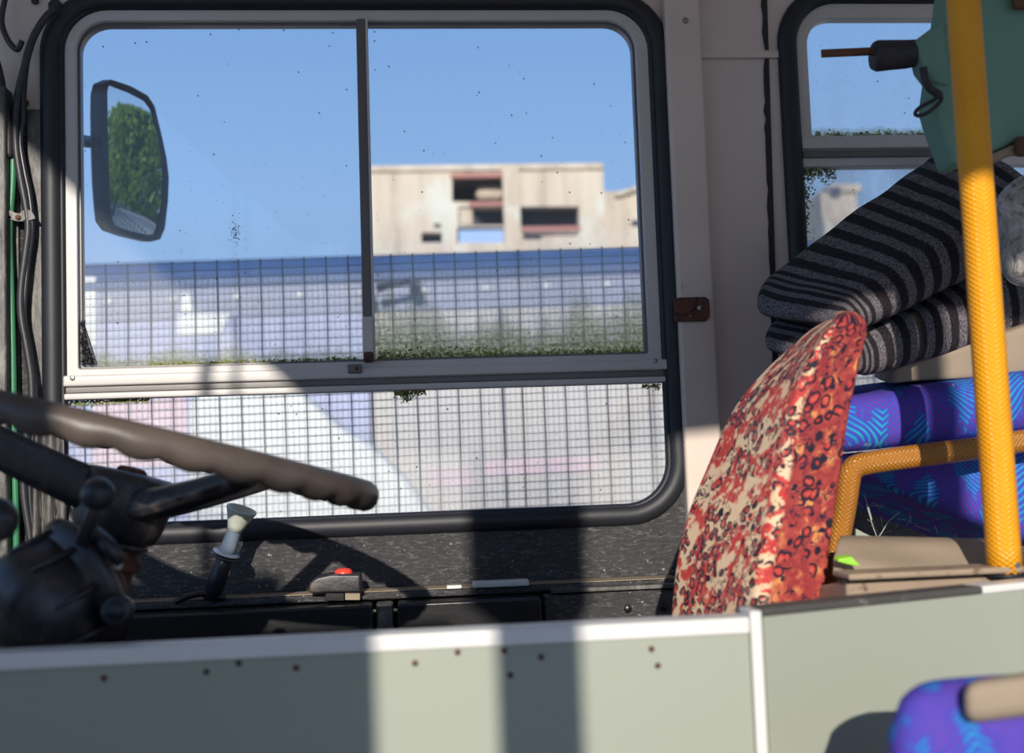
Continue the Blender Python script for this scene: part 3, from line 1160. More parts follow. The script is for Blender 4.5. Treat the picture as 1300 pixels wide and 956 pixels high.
MB().lathe(WH, WN, [(0.001, -0.019), (0.042, -0.021), (0.048, -0.026), (0.050, -0.033), (0.0505, -0.052), (0.046, -0.078), (0.040, -0.090), (0.034, -0.0912), (0.001, -0.0912)], 32).build('hub', M['dusty_black'], wheel, smooth=True, bevel=0.0)
MB().lathe(WH, WN, [(0.001, -0.014), (0.014, -0.015), (0.018, -0.018), (0.0185, -0.024)], 6).build('hub_nut', M['rust'], wheel)
MB().lathe(WH, WN, [(0.034, -0.0915), (0.037, -0.092), (0.037, -0.097), (0.033, -0.098)], 32).build('hub_ring', M['dusty_black'], wheel, smooth=True)


def spoke(th, h0, hw0, hw1, tw0, tw1):
    rd = E1 * cos(th) + E2 * sin(th)
    tg = WN.cross(rd)
    loops = []
    for k in range(7):
        t = k / 6
        r = 0.022 + (RW - 0.022) * t
        h = h0 * (1 - t ** 1.15) + (-0.008) * t ** 1.15
        a = hw0 * (1 - t) + hw1 * t
        b = tw0 * (1 - t) + tw1 * t
        c = WC + rd * r + WN * h
        lp = []
        for (x, y) in ((-1, -0.6), (-0.6, -1), (0.6, -1), (1, -0.6), (1, 0.6), (0.6, 1), (-0.6, 1), (-1, 0.6)):
            lp.append(c + tg * (x * b) + WN * (y * a))
        loops.append(lp)
    return MB().loft(loops)


spoke(radians(166), -0.062, 0.024, 0.018, 0.016, 0.013).build('spoke', M['dusty_black'], wheel, bevel=0.002)
spoke(radians(66), -0.068, 0.016, 0.009, 0.016, 0.012).build('spoke', M['dusty_black'], wheel, bevel=0.002)
spoke(radians(-48), -0.072, 0.012, 0.008, 0.016, 0.011).build('spoke', M['dusty_black'], wheel, bevel=0.002)

col = thing('steering_column', 'rusty steering column with black drum-shaped switch housing and ball-top levers', 'steering column', WC - WN * 0.9)
MB().lathe(WH, WN, [(0.022, -0.95), (0.022, -0.14), (0.028, -0.138), (0.029, -0.122), (0.034, -0.119), (0.034, -0.108), (0.030, -0.105), (0.030, -0.0985)], 24).build('column_tube', M['rust'], col, smooth=False, bevel=0.002)
pc = at(102, 742, 1.13)
pa_ = Vector((-0.74, -0.55, -0.40)).normalized()
MB().lathe(pc, pa_, [(0.001, -0.012), (0.060, -0.012), (0.064, -0.008), (0.064, 0.0), (0.058, 0.004), (0.057, 0.012)], 36).build('housing_flange', M['dusty_black'], col, smooth=True)
MB().lathe(pc, pa_, [(0.0565, 0.008), (0.0565, 0.045), (0.054, 0.058), (0.047, 0.069), (0.034, 0.076), (0.018, 0.080), (0.001, 0.081)], 36).build('switch_housing', M['dusty_black'], col, smooth=True)
pu = pa_.orthogonal().normalized()
pv = pa_.cross(pu)
ribs = MB()
for k in range(9):
    a = 2 * pi * k / 9
    o = pc + (pu * cos(a) + pv * sin(a)) * 0.0575
    ribs.sweep([o + pa_ * 0.006, o + pa_ * 0.046], [0.0035, 0.002], 6)
ribs.build('housing_rib', M['dusty_black'], col, smooth=True)
pb_ = at(147, 775, 1.078)
MB().lathe(pb_, (0.1, -1, 0.1), [(0.014, -0.02), (0.014, 0.0), (0.011, 0.002), (0.008, 0.001), (0.0075, 0.004), (0.001, 0.0045)], 18).build('terminal_boss', M['black_plastic'], col, smooth=True)
MB().sweep([WC - WN * 0.16, pc + (WC - WN * 0.16 - pc) * 0.5, pc], [0.03, 0.032, 0.036], 14).build('bracket', M['rust'], col, smooth=True)
k1 = at(154, 717, 1.10)
MB().sweep([at(118, 676, 1.09), at(138, 694, 1.085), at(155, 716, 1.085)], [0.007, 0.008, 0.006], 10).build('lever_sleeve', M['dusty_black'], col, smooth=True)
mb = MB()
disc_stud(mb, k1 + Vector((0, -0.014, 0)), (0.3, -1, 0.3), 0.005, 0.005)
mb.build('screw', M['steel'], col)


def ball_lever(tip, base, rb, rs):
    lv = MB().sweep([base, base * 0.4 + tip * 0.6, tip], [rs * 1.15, rs, rs * 0.9], 10).build('lever', M['dusty_black'], col, smooth=True)
    prof_ = [(rb * sin(pi * t / 14), -rb * cos(pi * t / 14)) for t in range(15)]
    MB().lathe(tip, (tip - base), prof_, 24, cap=False).build('lever_knob', M['black_plastic'], lv, smooth=True)


ball_lever(at(124, 627, 1.06), at(104, 690, 1.08), 0.0145, 0.0055)
ball_lever(at(-6, 660, 0.99), at(-20, 790, 1.05), 0.0185, 0.006)

# ================================================================== LEVER WITH CONE, RED BUTTON BOX, PLATES ON THE LEDGE
yl = YW - 0.075
lb, lt_ = at(268, 760, yl), at(307, 646, yl - 0.025)
lv = thing('hand_lever', 'grey upright hand lever with white cone top on the black ledge', 'lever', lb)
ax = (lt_ - lb).normalized()
Lh = (lt_ - lb).length
MB().lathe(lb, ax, [(0.0135, 0.0), (0.0135, Lh * 0.28), (0.0125, Lh * 0.30), (0.0125, Lh * 0.46), (0.011, Lh * 0.47)], 18).build('lever_sleeve', M['black_plastic'], lv, smooth=True)
fl = []
for k in range(2):
    MB().lathe(lb, ax, [(0.008, Lh * (0.465 + k * 0.035)), (0.023 - k * 0.003, Lh * (0.470 + k * 0.035)), (0.0235 - k * 0.003, Lh * (0.482 + k * 0.035)), (0.008, Lh * (0.49 + k * 0.035))], 24).build('collar', M['grey_plastic'] if k else M['black_plastic'], lv, smooth=True)
MB().lathe(lb, ax, [(0.0125, Lh * 0.50), (0.0115, Lh * 0.6), (0.0105, Lh * 0.78), (0.012, Lh * 0.80)], 18).build('lever_neck', M['grey_plastic'], lv, smooth=True)
MB().lathe(lb, ax, [(0.0110, Lh * 0.76), (0.013, Lh * 0.82), (0.019, Lh * 0.93), (0.0225, Lh * 0.985), (0.0225, Lh), (0.020, Lh * 1.0), (0.014, Lh * 0.93), (0.001, Lh * 0.90)], 24).build('cone_top', M['white_plastic'], lv, smooth=True)
hp = catmull([at(222, 765, yl - 0.01), at(240, 757, yl - 0.01), at(262, 754, yl - 0.008), at(286, 760, yl - 0.005)], 6)
MB().sweep(hp, 0.0045, 8).build('base_hoop', M['gloss_black'], lv, smooth=True)

bx0 = at(392, 757, yl)
rb = thing('push_button_box', 'small dusty black switch box with a bright red push button on the ledge', 'switch box', at(425, 758, yl))
prf = [(391, 753), (393, 741), (402, 733), (420, 729), (458, 729), (459, 753)]
prism([at(px, py, yl - 0.03) for px, py in prf], (0, 0.045, 0)).build('box_body', M['dusty_black'], rb, bevel=0.004)
prism([at(px, py, yl - 0.022) for px, py in ((413, 750), (437, 750), (437, 763), (413, 763))], (0, 0.03, 0)).build('box_foot', M['gloss_black'], rb, bevel=0.001)
prism([at(px, py, yl - 0.022) for px, py in ((438, 748), (457, 748), (457, 762), (438, 762))], (0, 0.03, 0)).build('box_foot', M['brown_vinyl'], rb, bevel=0.001)
bt = at(436, 730, yl - 0.01)
MB().lathe(bt, (0, 0, 1), [(0.013, -0.002), (0.0135, 0.003), (0.0125, 0.007), (0.009, 0.0095), (0.001, 0.0105)], 24).build('button', M['red_plastic'], rb, smooth=True)

p0, p1 = at(600, 742, yl), at(671, 738, yl)
tag(MB().span((p0.x, yl - 0.012, zl), (p1.x, yl + 0.016, zl + 0.009)).build('steel_plate', M['white_edge'], bevel=0.002), 'flat pale metal bar lying on the ledge above the short locker', 'metal bar')
p0, p1 = at(567, 743, yl), at(586, 742, yl)
tag(MB().span((p0.x, yl - 0.006, zl), (p1.x, yl + 0.012, zl + 0.005)).build('metal_scrap', M['white_edge'], bevel=0.001), 'tiny pale metal scrap beside the flat bar on the ledge', 'scrap')

# ================================================================== CABLES, PIPE, BRACKET ON THE WALL
yc = YW - 0.024
pipe = [at(px, py, yc) for px, py in ((17, 196), (16, 235), (14, 262), (12, 300), (14, 360), (16, 430), (17, 480), (18, 560), (20, 640), (21, 720), (22, 900))]
tag(MB().sweep(catmull(pipe, 5), 0.0052, 10).build('green_pipe', M['green_pipe'], smooth=True), 'thin green pipe running down the wall at the far left', 'pipe')
c1 = [at(px, py, yc - 0.004) for px, py in ((72, 10), (58, 22), (44, 44), (36, 66), (30, 90), (24, 115), (20, 145), (20, 175), (22, 200), (27, 230), (33, 262), (36, 290), (32, 325), (27, 365), (27, 400), (34, 440), (40, 480), (40, 520), (33, 560), (30, 620), (38, 680), (46, 760))]
tag(MB().sweep(catmull(c1, 5), 0.0058, 10).build('cable', M['cable'], smooth=True), 'thick black cable hanging from the grommet beside the window', 'cable', 'cables on the left wall')
c2 = [at(px, py, yc - 0.001) for px, py in ((42, 50), (34, 80), (30, 120), (30, 150), (26, 180), (31, 215), (38, 250), (41, 290), (35, 340), (31, 400), (39, 450), (45, 500), (42, 560), (38, 620), (44, 690), (50, 760))]
tag(MB().sweep(catmull(c2, 5), 0.0045, 8).build('cable', M['black_plastic'], smooth=True), 'thinner black cable running beside the thick one down the wall', 'cable', 'cables on the left wall')
c3 = [at(px, py, yc) for px, py in ((10, -14), (5, 5), (2, 25), (5, 40), (12, 54), (22, 63), (28, 52))]
tag(MB().sweep(catmull(c3, 5), 0.0045, 8).build('cable', M['cable'], smooth=True), 'short looped black cable at the top left corner', 'cable', 'cables on the left wall')
c4 = [at(px, py, YW - 0.03) for px, py in ((-8, 70), (0, 100), (4, 130), (10, 160), (11, 200))]
tag(MB().sweep(catmull(c4, 5), 0.007, 8).build('cable', M['cable'], smooth=True), 'black cable bowing along the left picture edge', 'cable', 'cables on the left wall')
gr = at(72, 10, YW - 0.002)
tag(MB().lathe(gr, (0, -1, 0), [(0.009, 0), (0.0105, 0.004), (0.0105, 0.010), (0.007, 0.013), (0.003, 0.010)], 18).build('grommet', M['rubber'], smooth=True), 'black rubber grommet in the cream wall beside the window corner', 'grommet')
g2_ = at(45, 2, YW - 0.002)
tag(MB().lathe(g2_, (0, -1, 0), [(0.005, 0), (0.006, 0.003), (0.004, 0.005), (0.001, 0.004)], 14).build('wall_plug', M['rubber'], smooth=True), 'small dark plug in the cream wall at the top left', 'plug')
cl = thing('cable_clip', 'rusty cable clip holding the green pipe and black cable', 'clip', at(22, 277, YW - 0.02))
y_ = YW - 0.034
c_ = [at(px, py, YW - 0.032) for px, py in ((9, 276), (12, 272), (18, 275), (27, 276), (33, 271), (38, 274), (40, 279))]
MB().sweep(catmull(c_, 4), profile=[(-0.001, -0.006), (0.001, -0.006), (0.001, 0.006), (-0.001, 0.006)]).build('strap', M['grimy'], cl)
mb = MB()
disc_stud(mb, at(23, 276, YW - 0.034), (0, -1, 0), 0.004, 0.003)
mb.build('screw', M['rust'], cl)
mb = MB()
disc_stud(mb, at(32, 131, YW - 0.002), (0, -1, 0), 0.006, 0.002)
tag(mb.build('rusty_screw', M['rust']), 'rusty screw head above the black lining edge', 'screw')

bk = thing('bracket', 'rusty brown steel bracket screwed to the cream pillar', 'bracket', at(877, 394, YW - 0.03))
prism([at(px, py, YW - 0.029) for px, py in ((854, 380), (862, 378), (895, 377), (900, 381), (901, 402), (895, 408), (856, 409))], (0, -0.004, 0)).build('plate', M['rust'], bk, bevel=0.0015)
for px, py, mm in ((888, 391, 'steel'), (877, 392, 'rust'), (876, 402, 'steel')):
    mb = MB()
    disc_stud(mb, at(px, py, YW - 0.0335), (0, -1, 0), 0.0046 if py < 400 else 0.002, 0.003)
    mb.build('screw', M[mm], bk)

# wrinkled grey vinyl flap in the lower left behind the wheel
rows = []
for i in range(14):
    row = []
    for j in range(14):
        px = 34 + 46 * j / 13 + 6 * (i / 13)
        py = 520 + 200 * i / 13
        y = YW - 0.022 + 0.010 * sin(j * 1.25 + 0.28 * i) * (0.4 + i / 14)
        row.append(at(px, py, y))
    rows.append(row)
mb = MB()
mb.add([p for r in rows for p in r], [(i * 14 + j, i * 14 + j + 1, (i + 1) * 14 + j + 1, (i + 1) * 14 + j) for i in range(13) for j in range(13)])
tag(mb.build('vinyl_flap', M['grimy'], smooth=True, solid=0.002), 'wrinkled shiny grey vinyl flap hanging below the left window corner', 'flap')

# ================================================================== FRONT PANELS
YP = 0.98
ptl, ptr = at(0, 829, YP), at(945, 783, YP)
pz = at(480, 806, YP).z
px0, px1 = XL + 0.1, at(950, 783, YP).x
pan = struct_empty('wall_partition', ((px0 + px1) / 2, YP, ZF), 'low grey-green partition with white edging in the foreground')
MB().span((px0, YP, ZF), (px1, YP + 0.026, pz - 0.0135)).build('panel', M['olive_panel'], pan, bevel=0.001)
MB().span((px0, YP - 0.003, pz - 0.0135), (px1, YP + 0.029, pz)).build('edge_trim', M['white_edge'], pan, bevel=0.0015)
cx = at(959, 800, YP).x
MB().span((px1 + 0.0005, YP - 0.004, ZF), (px1 + 0.0105, YP + 0.03, at(958, 775, YP).z)).build('corner_post', M['white_edge'], pan, bevel=0.0015)
rv = None
for px, py in ((262, 853), (303, 842), (376, 848), (527, 842), (581, 828), (640, 826), (648, 857), (687, 834), (827, 824), (835, 845), (132, 861)):
    if rv is None:
        mb = MB()
        disc_stud(mb, (0, 0, 0), (0, -1, 0), 0.0026, 0.0012)
        rv = mb.build('rivet', M['rust'], pan)
        r_ = rv
    else:
        r_ = rv.copy()
        COL.objects.link(r_)
    r_.matrix_parent_inverse = Matrix.Identity(4)
    r_.location = at(px, py, YP) - pan.location

# second panel, turned away to the right
q0, q1 = at(969, 772, 1.0), at(1420, 730, 1.14)
q1.z = q0.z
dq = (q1 - q0).normalized()
nq = Vector((dq.y, -dq.x, 0))   # toward the camera
pan2 = struct_empty('wall_return', (q0 + q1) / 2, 'grey-green panel with dark rubber edging turned away to the right')
pan2.location.z = ZF


def pbox(a, b, t0, t1, z0, z1):
    vs = []
    for z in (z0, z1):
        for t in (t0, t1):
            for s in (a, b):
                p = q0 + dq * s - nq * t
                vs.append(Vector((p.x, p.y, z)))
    return MB().hexa(vs)


LQ = (q1 - q0).length
pbox(0, LQ, 0, 0.02, ZF, q0.z - 0.007).build('panel', M['olive_panel'], pan2, bevel=0.001)
sw = (at(1222, 742, 1.1) - q0).length
pbox(-0.012, sw, -0.003, 0.024, q0.z - 0.007, q0.z + 0.0005).build('edge_rubber', M['dark_edge'], pan2, bevel=0.002)
pbox(sw + 0.001, LQ, -0.003, 0.024, q0.z - 0.0075, q0.z + 0.0005).build('edge_trim', M['white_edge'], pan2, bevel=0.002)

# foreground seat just showing at the bottom right
fs = thing('passenger_seat', 'blue patterned seat back with brown edge at the bottom right corner, nearest the camera', 'seat', (at(1260, 900, 0.82).x, 0.83, ZF))


def down(p, z=ZF):
    return Vector((p.x, p.y, z))


ct = [at(1122, 870, 0.78), at(1440, 858, 0.78), at(1126, 872, 0.88), at(1440, 860, 0.88)]
pillow('seat_cushion', [down(p) for p in ct] + ct, (0.18, 0.12, 0.8), 0.035, M['blue'], fs, n=18, bulge=(0, 0, 0.012))
ct = [at(1220, 864, 0.765), at(1440, 836, 0.765), at(1226, 862, 0.895), at(1440, 836, 0.895)]
o = pillow('edge_padding', [p - Vector((0, 0, 0.03)) for p in ct] + ct, (0.14, 0.13, 0.03), 0.012, M['brown_vinyl'], fs, n=14, wob=0.002)
o['label'] = 'worn brown padding on top of the blue cushion'

# ================================================================== RED SEAT BACK
A_ = [(838, 960), (842, 880), (846, 800), (852, 720), (868, 652), (890, 598), (925, 522), (962, 476), (1000, 441), (1032, 415), (1056, 404)]
B_ = [(930, 960), (945, 880), (957, 800), (968, 720), (982, 650), (993, 590), (1006, 520), (1020, 478), (1034, 448), (1048, 424), (1060, 409)]
C_ = [(1030, 960), (1038, 880), (1046, 800), (1054, 720), (1063, 650), (1071, 590), (1081, 520), (1090, 475), (1097, 440), (1101, 422), (1100, 410)]
YA, YB, YC = 1.39, 1.22, 1.25
seat = thing('bus_seat', 'tall red floral moquette seat back leaning behind the front panels', 'seat', at(960, 960, 1.4))
loops, uvs, wear = [], [], []
nst = 10
cA = catmull([at(x, y, YA) for x, y in A_], nst)
cB = catmull([at(x, y, YB) for x, y in B_], nst)
cC = catmull([at(x, y, YC) for x, y in C_], nst)
NL = 40
verts, faces = [], []
hh = 0
for i in range(len(cA)):
    A, B, Cc = cA[i], cB[i], cC[i]
    D = Cc + (A - B) * 0.96
    if i:
        hh += (cB[i] - cB[i - 1]).length
    quad = [A, B, Cc, D]
    # rounded quad: points at corners with fillets
    ctr = (A + B + Cc + D) / 4
    pts_, ws, ds = [], [], []
    rr = [0.30, 0.16, 0.20, 0.3]
    dist = 0
    for c in range(4):
        P0, P1, P2 = quad[c - 1], quad[c], quad[(c + 1) % 4]
        s_ = [0.24, 0.09, 0.10, 0.24][c]
        s2 = [0.09, 0.26, 0.05, 0.26][c]
        # control points of a quadratic fillet
        e0 = P1 + (P0 - P1) * (s_ if c != 1 else 0.07)
        e1 = P1 + (P2 - P1) * (s2 if c != 1 else 0.22)
        for k in range(NL // 4):
            t = k / (NL // 4 - 1)
            pts_.append(e0 * (1 - t) ** 2 + P1 * 2 * t * (1 - t) + e1 * t * t)
            w_ = 0.0
            if c == 0:
                w_ = 0.9
            if c == 1:
                w_ = 1.0 * (1 - t) ** 0.5
            if c == 3:
                w_ = 0.5 * t
            ws.append(w_)
    f = i / (len(cA) - 1)
    acc = 0
    for k, p in enumerate(pts_):
        if k:
            acc += (p - pts_[k - 1]).length
        # front face crown
        bl_ = mnoise.noise(p * 9) * 0.002
        verts.append(p + (p - ctr).normalized() * bl_)
        uvs.append((acc, hh, 0.0))
        wear.append(ws[k])
n_ = len(verts) // len(cA)
for i in range(len(cA) - 1):
    for j in range(n_):
        k = (j + 1) % n_
        faces.append((i * n_ + j, i * n_ + k, (i + 1) * n_ + k, (i + 1) * n_ + j))
# rounded top: two shrinking loops
top = verts[-n_:]
ctr = sum(top, Vector()) / n_
base_i = len(verts) - n_
upv = Vector((0.0, 0, 1))
for s_, dz in ((0.93, 0.004), (0.78, 0.0075), (0.5, 0.010), (0.1, 0.011)):
    for j, p in enumerate(top):
        verts.append(ctr + (p - ctr) * s_ + upv * dz)
        uvs.append((uvs[base_i + j][0], hh + 0.01 * (1 - s_), 0.0))
        wear.append(wear[base_i + j])
    b0 = len(verts) - 2 * n_
    for j in range(n_):
        k = (j + 1) % n_
        faces.append((b0 + j, b0 + k, b0 + n_ + k, b0 + n_ + j))
faces.append(tuple(range(len(verts) - n_, len(verts))))
faces.append(tuple(reversed(range(n_))))
me = bpy.data.meshes.new('cushion_cover')
me.from_pydata([tuple(v) for v in verts], [], faces)
a_ = me.attributes.new('uvw', 'FLOAT_VECTOR', 'POINT')
a_.data.foreach_set('vector', [c for p in uvs for c in p])
a_ = me.attributes.new('wear', 'FLOAT', 'POINT')
a_.data.foreach_set('value', wear)
bm = bmesh.new()
bm.from_mesh(me)
bmesh.ops.recalc_face_normals(bm, faces=bm.faces)
bm.to_mesh(me)
bm.free()
finish('cushion_cover', me, M['moquette'], seat, smooth=True)
MB().sweep([at(945, 960, 1.5), Vector((at(945, 960, 1.5).x, 1.5, ZF))], 0.02, 12).build('seat_leg', M['black_plastic'], seat, smooth=True)
MB().sweep([at(985, 960, 1.32), Vector((at(985, 960, 1.32).x, 1.32, ZF))], 0.02, 12).build('seat_leg', M['black_plastic'], seat, smooth=True)

# ================================================================== CUSHION HEAP
o = pillow('striped_cushion', [at(1092, 428, 1.38), at(1335, 318, 1.55), at(952, 410, 1.60), at(1222, 235, 1.80), at(1080, 388, 1.38), at(1335, 228, 1.55), at(952, 358, 1.60), at(1215, 162, 1.80)],
           (0.36, 0.20, 0.055), 0.026, M['stripes'], None, n=24, bulge=(0.05, 0, 0.12), wob=0.003, nose=4.5)
tag(o, 'upper dark grey striped cushion rising to the right, on top of the heap', 'cushion', 'striped cushions')
o = pillow('striped_cushion', [at(1094, 484, 1.40), at(1330, 428, 1.55), at(966, 452, 1.60), at(1240, 330, 1.80), at(1094, 431, 1.40), at(1330, 345, 1.55), at(962, 412, 1.60), at(1240, 245, 1.80)],
           (0.36, 0.20, 0.055), 0.024, M['stripes'], None, n=24, bulge=(0.05, 0, 0.05), wob=0.003, seed=4, nose=4.5)
tag(o, 'lower dark grey striped cushion squeezed under the upper striped one', 'cushion', 'striped cushions')
o = pillow('padded_board', [at(1130, 488, 1.47), at(1340, 474, 1.50), at(1110, 480, 1.78), at(1340, 464, 1.80), at(1130, 470, 1.47), at(1340, 398, 1.50), at(1110, 462, 1.78), at(1340, 380, 1.80)],
           (0.22, 0.3, 0.05), 0.008, M['brown_vinyl'], None, wob=0.002)
tag(o, 'pale dusty grey board wedged between striped and blue cushions', 'board')
d_ = Vector((0.02, 0.33, 0.02))
cs = [at(1060, 578, 1.42), at(1340, 545, 1.46), None, None, at(1062, 508, 1.42), at(1340, 466, 1.46), None, None]
for i in (0, 1, 4, 5):
    cs[i + 2] = cs[i] + d_
o = pillow('blue_cushion', cs, (0.28, 0.33, 0.055), 0.02, M['blue'], None, n=16, bulge=(0.02, 0.05, 0.08), wob=0.002)
tag(o, 'upper blue and purple streaked cushion above the yellow rail', 'cushion', 'blue cushions')
d_ = Vector((0.01, 0.33, -0.01))
cs = [at(1090, 606, 1.46), at(1340, 702, 1.42), None, None, at(1086, 572, 1.46), at(1340, 566, 1.42), None, None]
for i in (0, 1, 4, 5):
    cs[i + 2] = cs[i] + d_
o = pillow('blue_cushion', cs, (0.25, 0.33, 0.09), 0.018, M['blue'], None, n=16, bulge=(0.02, 0.04, 0.05), wob=0.002, seed=9)
tag(o, 'lower blue and purple streaked cushion sagging below the yellow rail', 'cushion', 'blue cushions')

# ================================================================== YELLOW TUBES
pb0, pb1 = at(1276, 728, 1.165), at(1214, -120, 1.165)
pole = thing('grab_pole', 'upright bright yellow knurled grab pole in the foreground at right', 'grab pole', pb0)
dpz = (pb1 - pb0)
tube_uv('pole_tube', [pb0 + dpz * (k / 24) for k in range(25)] + [pb1 + dpz.normalized() * ((ZC - pb1.z))], 0.0172, M['yellow'], pole, n=32)
mb = MB()
disc_stud(mb, at(1290, 718, 1.151), (0.25, -1, 0), 0.0045, 0.003)
mb.build('rivet', M['steel'], pole)
MB().lathe(pb0, (0, 0, 1), [(0.021, -0.003), (0.021, 0.0005), (0.017, 0.001)], 24).build('pole_foot', M['rubber'], pole, smooth=True)

rp_ = [at(1040, 860, 1.37), at(1050, 780, 1.37), at(1062, 700, 1.37), at(1073, 640, 1.37), at(1077, 612, 1.37), at(1081, 598, 1.37), at(1093, 590, 1.37), at(1140, 582, 1.37), at(1240, 569, 1.375), at(1310, 558, 1.38), at(1420, 540, 1.4)]
rail = thing('grab_rail', 'bent yellow knurled grab rail running between the blue cushions', 'grab rail', (rp_[0].x, rp_[0].y, ZF))
pth = catmull(rp_, 8)
tube_uv('rail_tube', [Vector((rp_[0].x - 0.01, 1.36, ZF))] + pth, 0.0138, M['yellow_worn_shaded'], rail, n=24)

# ================================================================== GREEN CANVAS BUNDLE
gy = 1.33
gc = thing('folded_canvas_chair', 'green folded canvas with black grip and metal rod above the striped cushions', 'folding chair', at(1240, 208, gy + 0.03))
prism([at(px, py, gy) for px, py in ((1196, 40), (1201, 8), (1206, -30), (1340, -30), (1340, 160), (1300, 176), (1258, 194), (1212, 209), (1190, 150), (1184, 128))], (0.005, 0.055, 0)).build('canvas_body', M['green_canvas'], gc, bevel=0.006, seg=3)
prism([at(px, py, gy - 0.006) for px, py in ((1163, 50), (1190, 30), (1199, 26), (1204, 70), (1208, 108), (1186, 104), (1172, 86))], (0.0, 0.03, 0)).build('canvas_flap', M['green_canvas'], gc, bevel=0.004)
prism([at(px, py, gy - 0.004) for px, py in ((1258, 196), (1298, 178), (1340, 160), (1340, 172), (1300, 190), (1262, 206))], (0, 0.02, 0)).build('canvas_hem', M['brown_vinyl'], gc, bevel=0.003)
sl_ = [at(px, py, gy + 0.012) for px, py in ((1176, 66), (1166, 67), (1150, 69), (1130, 70), (1114, 71), (1109, 71))]
MB().sweep(sl_, [0.015, 0.0158, 0.017, 0.0178, 0.0186, 0.0165], 16).build('grip_sleeve', M['clip'], gc, smooth=True)
ra, rb_ = at(1043, 68, gy + 0.012), at(1112, 65, gy + 0.012)
MB().sweep([ra, rb_], profile=[(-0.003, -0.0044), (0.003, -0.0044), (0.003, 0.0044), (-0.003, 0.0044)]).build('rod', M['rust'], gc, bevel=0.0008)
hk = catmull([at(px, py, gy - 0.012) for px, py in ((1172, 86), (1174, 100), (1180, 112), (1189, 118), (1194, 123))], 5)
h_ = MB().sweep(hk, 0.0048, 8).build('strap', M['clip'], gc, smooth=True)
loopc = [at(px, py, gy - 0.012) for px, py in ((1194, 120), (1184, 128), (1172, 134), (1164, 140), (1162, 145), (1167, 147), (1178, 143), (1188, 135), (1195, 127))]
MB().sweep(catmull(loopc + [loopc[0]], 4)[:-1], 0.0024, 8, closed=True, up=(0, 1, 0)).build('strap_loop', M['clip'], h_, smooth=True)
for nm, px, py in (('fluff_tuft', 1296, 2), ('fluff_tuft', 1300, 184)):
    c = at(px, py, gy - 0.012)
    pillow(nm, [c + Vector((x * 0.012, y * 0.006, z * 0.012)) for z in (-1, 1) for y in (-1, 1) for x in (-1, 1)], (0.024, 0.012, 0.024), 0.005, M['brown_fluff'], gc, n=6, wob=0.003)


def plastic():
    k = NT('crumpled_clear_plastic')
    v = k.coord()
    f, _ = k.noise(v, 26, 5, 0.6, 1.5)
    k.set(srgb(206, 200, 194), 0.18, 0, 0.6)
    k.bump(f, 0.9, 0.012)
    tr = k.n('ShaderNodeBsdfTransparent')
    mx_ = k.n('ShaderNodeMixShader')
    k.l(k.ramp(f, [(0.40, (0.06,) * 3), (0.62, (0.7,) * 3)]), mx_.inputs[0])
    k.l(tr.outputs[0], mx_.inputs[1])
    k.l(k.b.outputs[0], mx_.inputs[2])
    k.l(mx_.outputs[0], k.out.inputs[0])
    return k.m


M['plastic'] = plastic()
o = pillow('plastic_bag', [at(1272, 372, 1.36), at(1345, 345, 1.36), at(1272, 350, 1.5), at(1345, 330, 1.5), at(1262, 245, 1.36), at(1345, 215, 1.36), at(1266, 240, 1.5), at(1345, 205, 1.5)],
           (0.07, 0.1, 0.13), 0.025, M['plastic'], None, n=26, wob=0.016, bulge=(0.1, 0.1, 0.05))
tag(o, 'crumpled clear plastic bag lying on the striped cushions at the right edge', 'plastic bag')

# ================================================================== JUNK BEHIND THE SECOND PANEL
ztp = at(1160, 722, 1.2).z
bx = thing('storage_box', 'dusty wooden box behind the second panel at the foot of the pole', 'box', (0.55, 1.24, ZF))
w0, w1 = at(1062, 728, 1.19), at(1340, 706, 1.19)
MB().hexa([Vector((w0.x, 1.165, ZF)), Vector((w1.x, 1.165, ZF)), Vector((w0.x, 1.32, ZF)), Vector((w1.x, 1.32, ZF)),
           Vector((w0.x, 1.165, w0.z - 0.004)), Vector((w1.x, 1.165, w0.z - 0.004)), Vector((w0.x, 1.32, w0.z - 0.03)), Vector((w1.x, 1.32, w0.z - 0.03))]).build('box_body', M['wood'], bx, bevel=0.004)
MB().hexa([Vector((w0.x - 0.003, 1.148, w0.z - 0.0035)), Vector((w1.x, 1.148, w0.z - 0.0035)), Vector((w0.x - 0.003, 1.195, w0.z - 0.0035)), Vector((w1.x, 1.195, w0.z - 0.0035)),
           Vector((w0.x - 0.003, 1.148, w0.z + 0.003)), Vector((w1.x, 1.148, w0.z + 0.003)), Vector((w0.x - 0.003, 1.195, w0.z + 0.003)), Vector((w1.x, 1.195, w0.z + 0.003))]).build('box_lid', M['wood'], bx, bevel=0.002)
# folded vinyl sheet
rows = []
prof_px = [(0, 733), (2, 722), (1, 712), (3, 704), (6, 694), (8, 684), (12, 680)]
for i, (dx, py) in enumerate(prof_px):
    row = []
    for j in range(16):
        t = j / 15
        px = 1056 + dx + 200 * t + (6 if i < 2 else 0) * t
        yy = py + t * (20 - 2.6 * i) * 0.9
        dep = [1.20, 1.205, 1.215, 1.23, 1.245, 1.255, 1.29][i]
        row.append(at(px, yy, dep + 0.004 * sin(t * 9 + i)))
    rows.append(catmull(row, 2))
nrow = len(rows[0])
mb = MB()
mb.add([p for r in rows for p in r], [(i * nrow + j, i * nrow + j + 1, (i + 1) * nrow + j + 1, (i + 1) * nrow + j) for i in range(len(rows) - 1) for j in range(nrow - 1)])
tag(mb.build('vinyl_sheet', M['brown_vinyl'], smooth=True, solid=0.003, subsurf=1), 'curled grey-brown vinyl sheet lying on the wooden box', 'vinyl sheet')
lm = [(1063, 713), (1066, 709), (1082, 707), (1093, 719), (1078, 717)]
